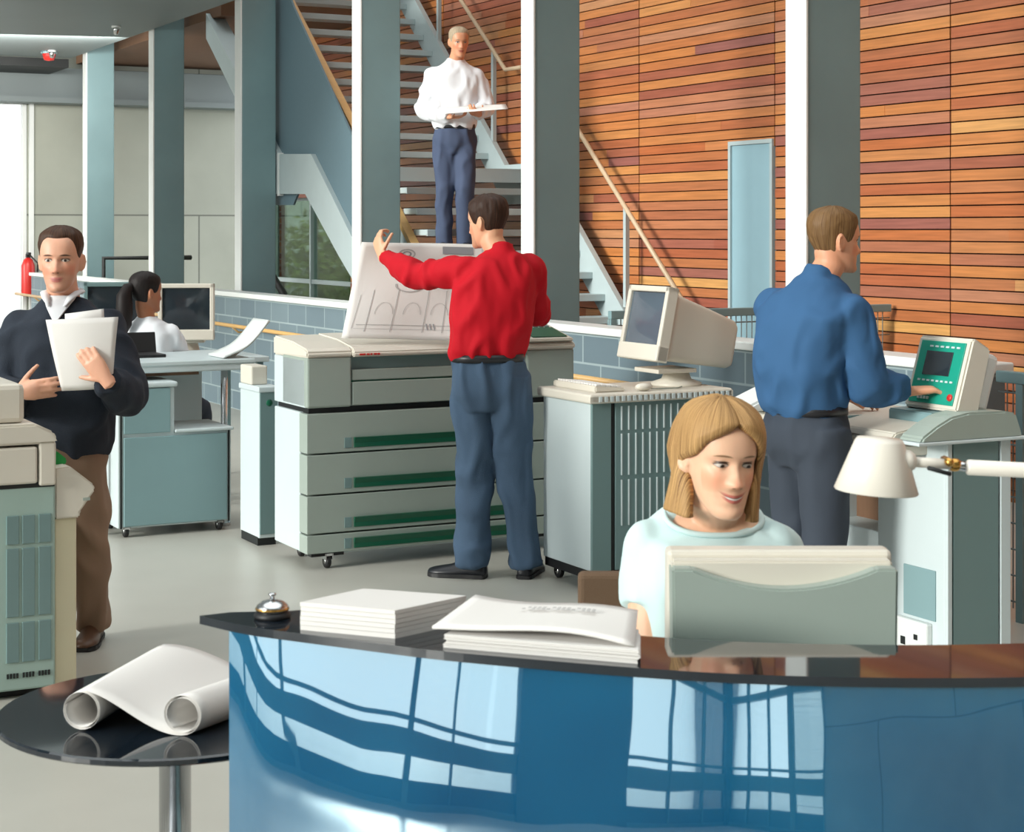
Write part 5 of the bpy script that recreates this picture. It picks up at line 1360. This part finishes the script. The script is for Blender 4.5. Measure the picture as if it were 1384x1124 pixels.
# --- woman with the ponytail at the far desk
SK_f = skin_mat('skin_brown', (176, 116, 84), (150, 80, 70), (24, 16, 14), female=True)
HR_f = hair_mat('black_hair', (12, 9, 9), (36, 26, 24))
yw = 2.6
S = dict(female=True, head=((-.03, .0, 1.16), yaw_of(.72, .66), .05, 0, 1.0), neck=(-.02, .0, 1.12), neck_r=.048,
  torso=[(.55, 0, 0, .16, .125, yw), (.66, 0, 0, .155, .115, yw), (.78, 0, 0, .14, .105, yw), (.92, .0, 0, .155, .115, yw), (1.02, 0, 0, .172, .108, yw), (1.08, -.01, 0, .14, .085, yw), (1.12, -.015, 0, .07, .06, yw), (1.135, -.018, 0, .056, .052, yw)],
  arms=[dict(s=(.13, -.04, 1.03), e=(.21, .06, .82), w=(.28, .3, .855), r=(.042, .036, .03, .023), sl=(.06, .056, .05, .04), hand=dict(d_=(.4, .9, -.05), n_=(0, 0, -1), thumb=(-.8, .3, 0), curl=(.3, .3, .35, .4), s=.88)),
        dict(s=(-.15, .06, 1.03), e=(-.14, .2, .82), w=(.0, .36, .855), r=(.042, .036, .03, .023), sl=(.06, .056, .05, .04), hand=dict(d_=(.5, .85, -.05), n_=(0, 0, -1), thumb=(.8, -.3, 0), curl=(.3, .3, .35, .4), s=.88))],
  legs=[dict(h=(.07, -.05, .58), k=(.27, .22, .57), a=(.27, .2, .09), toe=(.5, .8), r=(.085, .062, .054, .05)), dict(h=(-.08, .04, .58), k=(.1, .34, .57), a=(.1, .3, .09), toe=(.5, .8), r=(.085, .062, .054, .05))],
  pelvis=[(.51, 0, 0, .14, .115, yw), (.57, 0, 0, .175, .15, yw), (.64, 0, 0, .16, .125, yw), (.68, 0, 0, .15, .115, yw)],
  skin=SK_f, top=M_wsh, top_name='white_blouse', bottom=M_gtr, shoes=M_shoe, seed=14, fold=.012, tfold=.005, cvoxel=.011, voxel=.0075)
rt, M = person('woman with a black ponytail and white blouse at the far desk, back turned', (wx(203, 10.55), 10.55, 0), S)
hr = hair_shell('hair', M, rt, HR_f, std_line(.186, .13, .035), lambda th, z: .011)
pt = MB(); a0 = M @ Vector((0, .1, .14)); 
pt.tube([M @ Vector((0, .085, .15)), M @ Vector((0, .125, .14)), M @ Vector((-.0, .145, .09)), M @ Vector((0, .14, .0)), M @ Vector((0, .135, -.08)), M @ Vector((0, .135, -.13))], [.026, .032, .046, .05, .042, .016], 16)
po = pt.build('ponytail', HR_f, rt)
t = thing('stool', 'plain grey stool under the ponytailed woman at the far desk', 'stool', (wx(203, 10.55), 10.55, 0))
MB().lathe([(0, .42), (.18, .42), (.19, .45), (.18, .485), (0, .49)], n=32).build('seat', M_dteal, t)
MB().tube([(0, 0, .03), (0, 0, .43)], .025, 12).build('post', M_chrome, t)
MB().lathe([(0, 0), (.2, 0), (.2, .01), (.03, .03), (0, .03)], n=32).build('base', M_chrome, t)

# --- man coming down the stairs
SK_s = skin_mat('skin_tan', (212, 150, 116), (176, 100, 86), (176, 160, 140), stubble=.1)
HR_s = hair_mat('grey_fair_hair', (136, 116, 92), (196, 180, 156))
yw = .1
kk = 4
zs = LZ - DZr*kk
pa = LF - DA*kk + .1
S = dict(head=((.03, -.02, 1.595), .3, .16, 0, 1.02), neck=(.01, .015, 1.565), neck_r=.058,
  torso=[(1.0, .0, .0, .165, .115, yw), (1.05, 0, 0, .18, .13, yw), (1.2, .0, 0, .188, .135, yw), (1.35, .0, .0, .2, .132, yw), (1.46, .0, .01, .18, .115, yw), (1.53, .0, .015, .115, .085, yw), (1.57, .005, .015, .066, .062, yw)],
  arms=[dict(s=(-.175, .01, 1.43), e=(-.255, .0, 1.16), w=(-.03, -.19, 1.09), sl=(.08, .074, .064, .05), hand=dict(d_=(.8, -.4, 0), n_=(.2, -.3, .8), thumb=(0, -.5, .8), curl=(.6, .6, .65, .7))),
        dict(s=(.175, .01, 1.43), e=(.255, .0, 1.17), w=(.2, -.2, 1.11), sl=(.08, .074, .064, .05), hand=dict(d_=(-.3, -.8, .1), n_=(-.3, 0, .8), thumb=(.6, -.4, .4), curl=(.6, .6, .65, .7)))],
  legs=[dict(h=(-.085, .0, .9), k=(-.085, -.03, .5), a=(-.085, .0, .09), toe=(-.1, -1)), dict(h=(.085, .0, .9), k=(.085, -.06, .52), a=(.085, .02, .09), toe=(.1, -1))],
  pelvis=[(.8, 0, 0, .14, .10, yw), (.88, 0, 0, .172, .125, yw), (.97, 0, 0, .165, .12, yw), (1.04, 0, 0, .155, .11, yw)],
  collar=[((.003, .013, 1.555), .064, (0, -.004, .03), 1.0)], skin=SK_s, top=M_wsh, top_name='white_shirt', bottom=M_slate, shoes=M_shoe, seed=17, fold=.022, tfold=.014, cvoxel=.011, voxel=.0075)
ps = bw(6.33, pa, zs + .001)
rt, M = person('man in white shirt and slate trousers coming down the stairs with papers', ps, S)
hair_shell('hair', M, rt, HR_s, std_line(.195, .128, .045), lambda th, z: .009)
belt(rt, 1.02, 0, 0, .164, .118, yw, M_belt)
papers('papers', 'white papers carried by the man on the stairs', tuple(ps + Vector((.08, -.26, 1.12))),
  [(tuple(ps + Vector(v)) for v in ((-.12, -.2, 1.16), (.42, -.22, 1.19), (.44, -.38, 1.14), (-.10, -.36, 1.10)))])
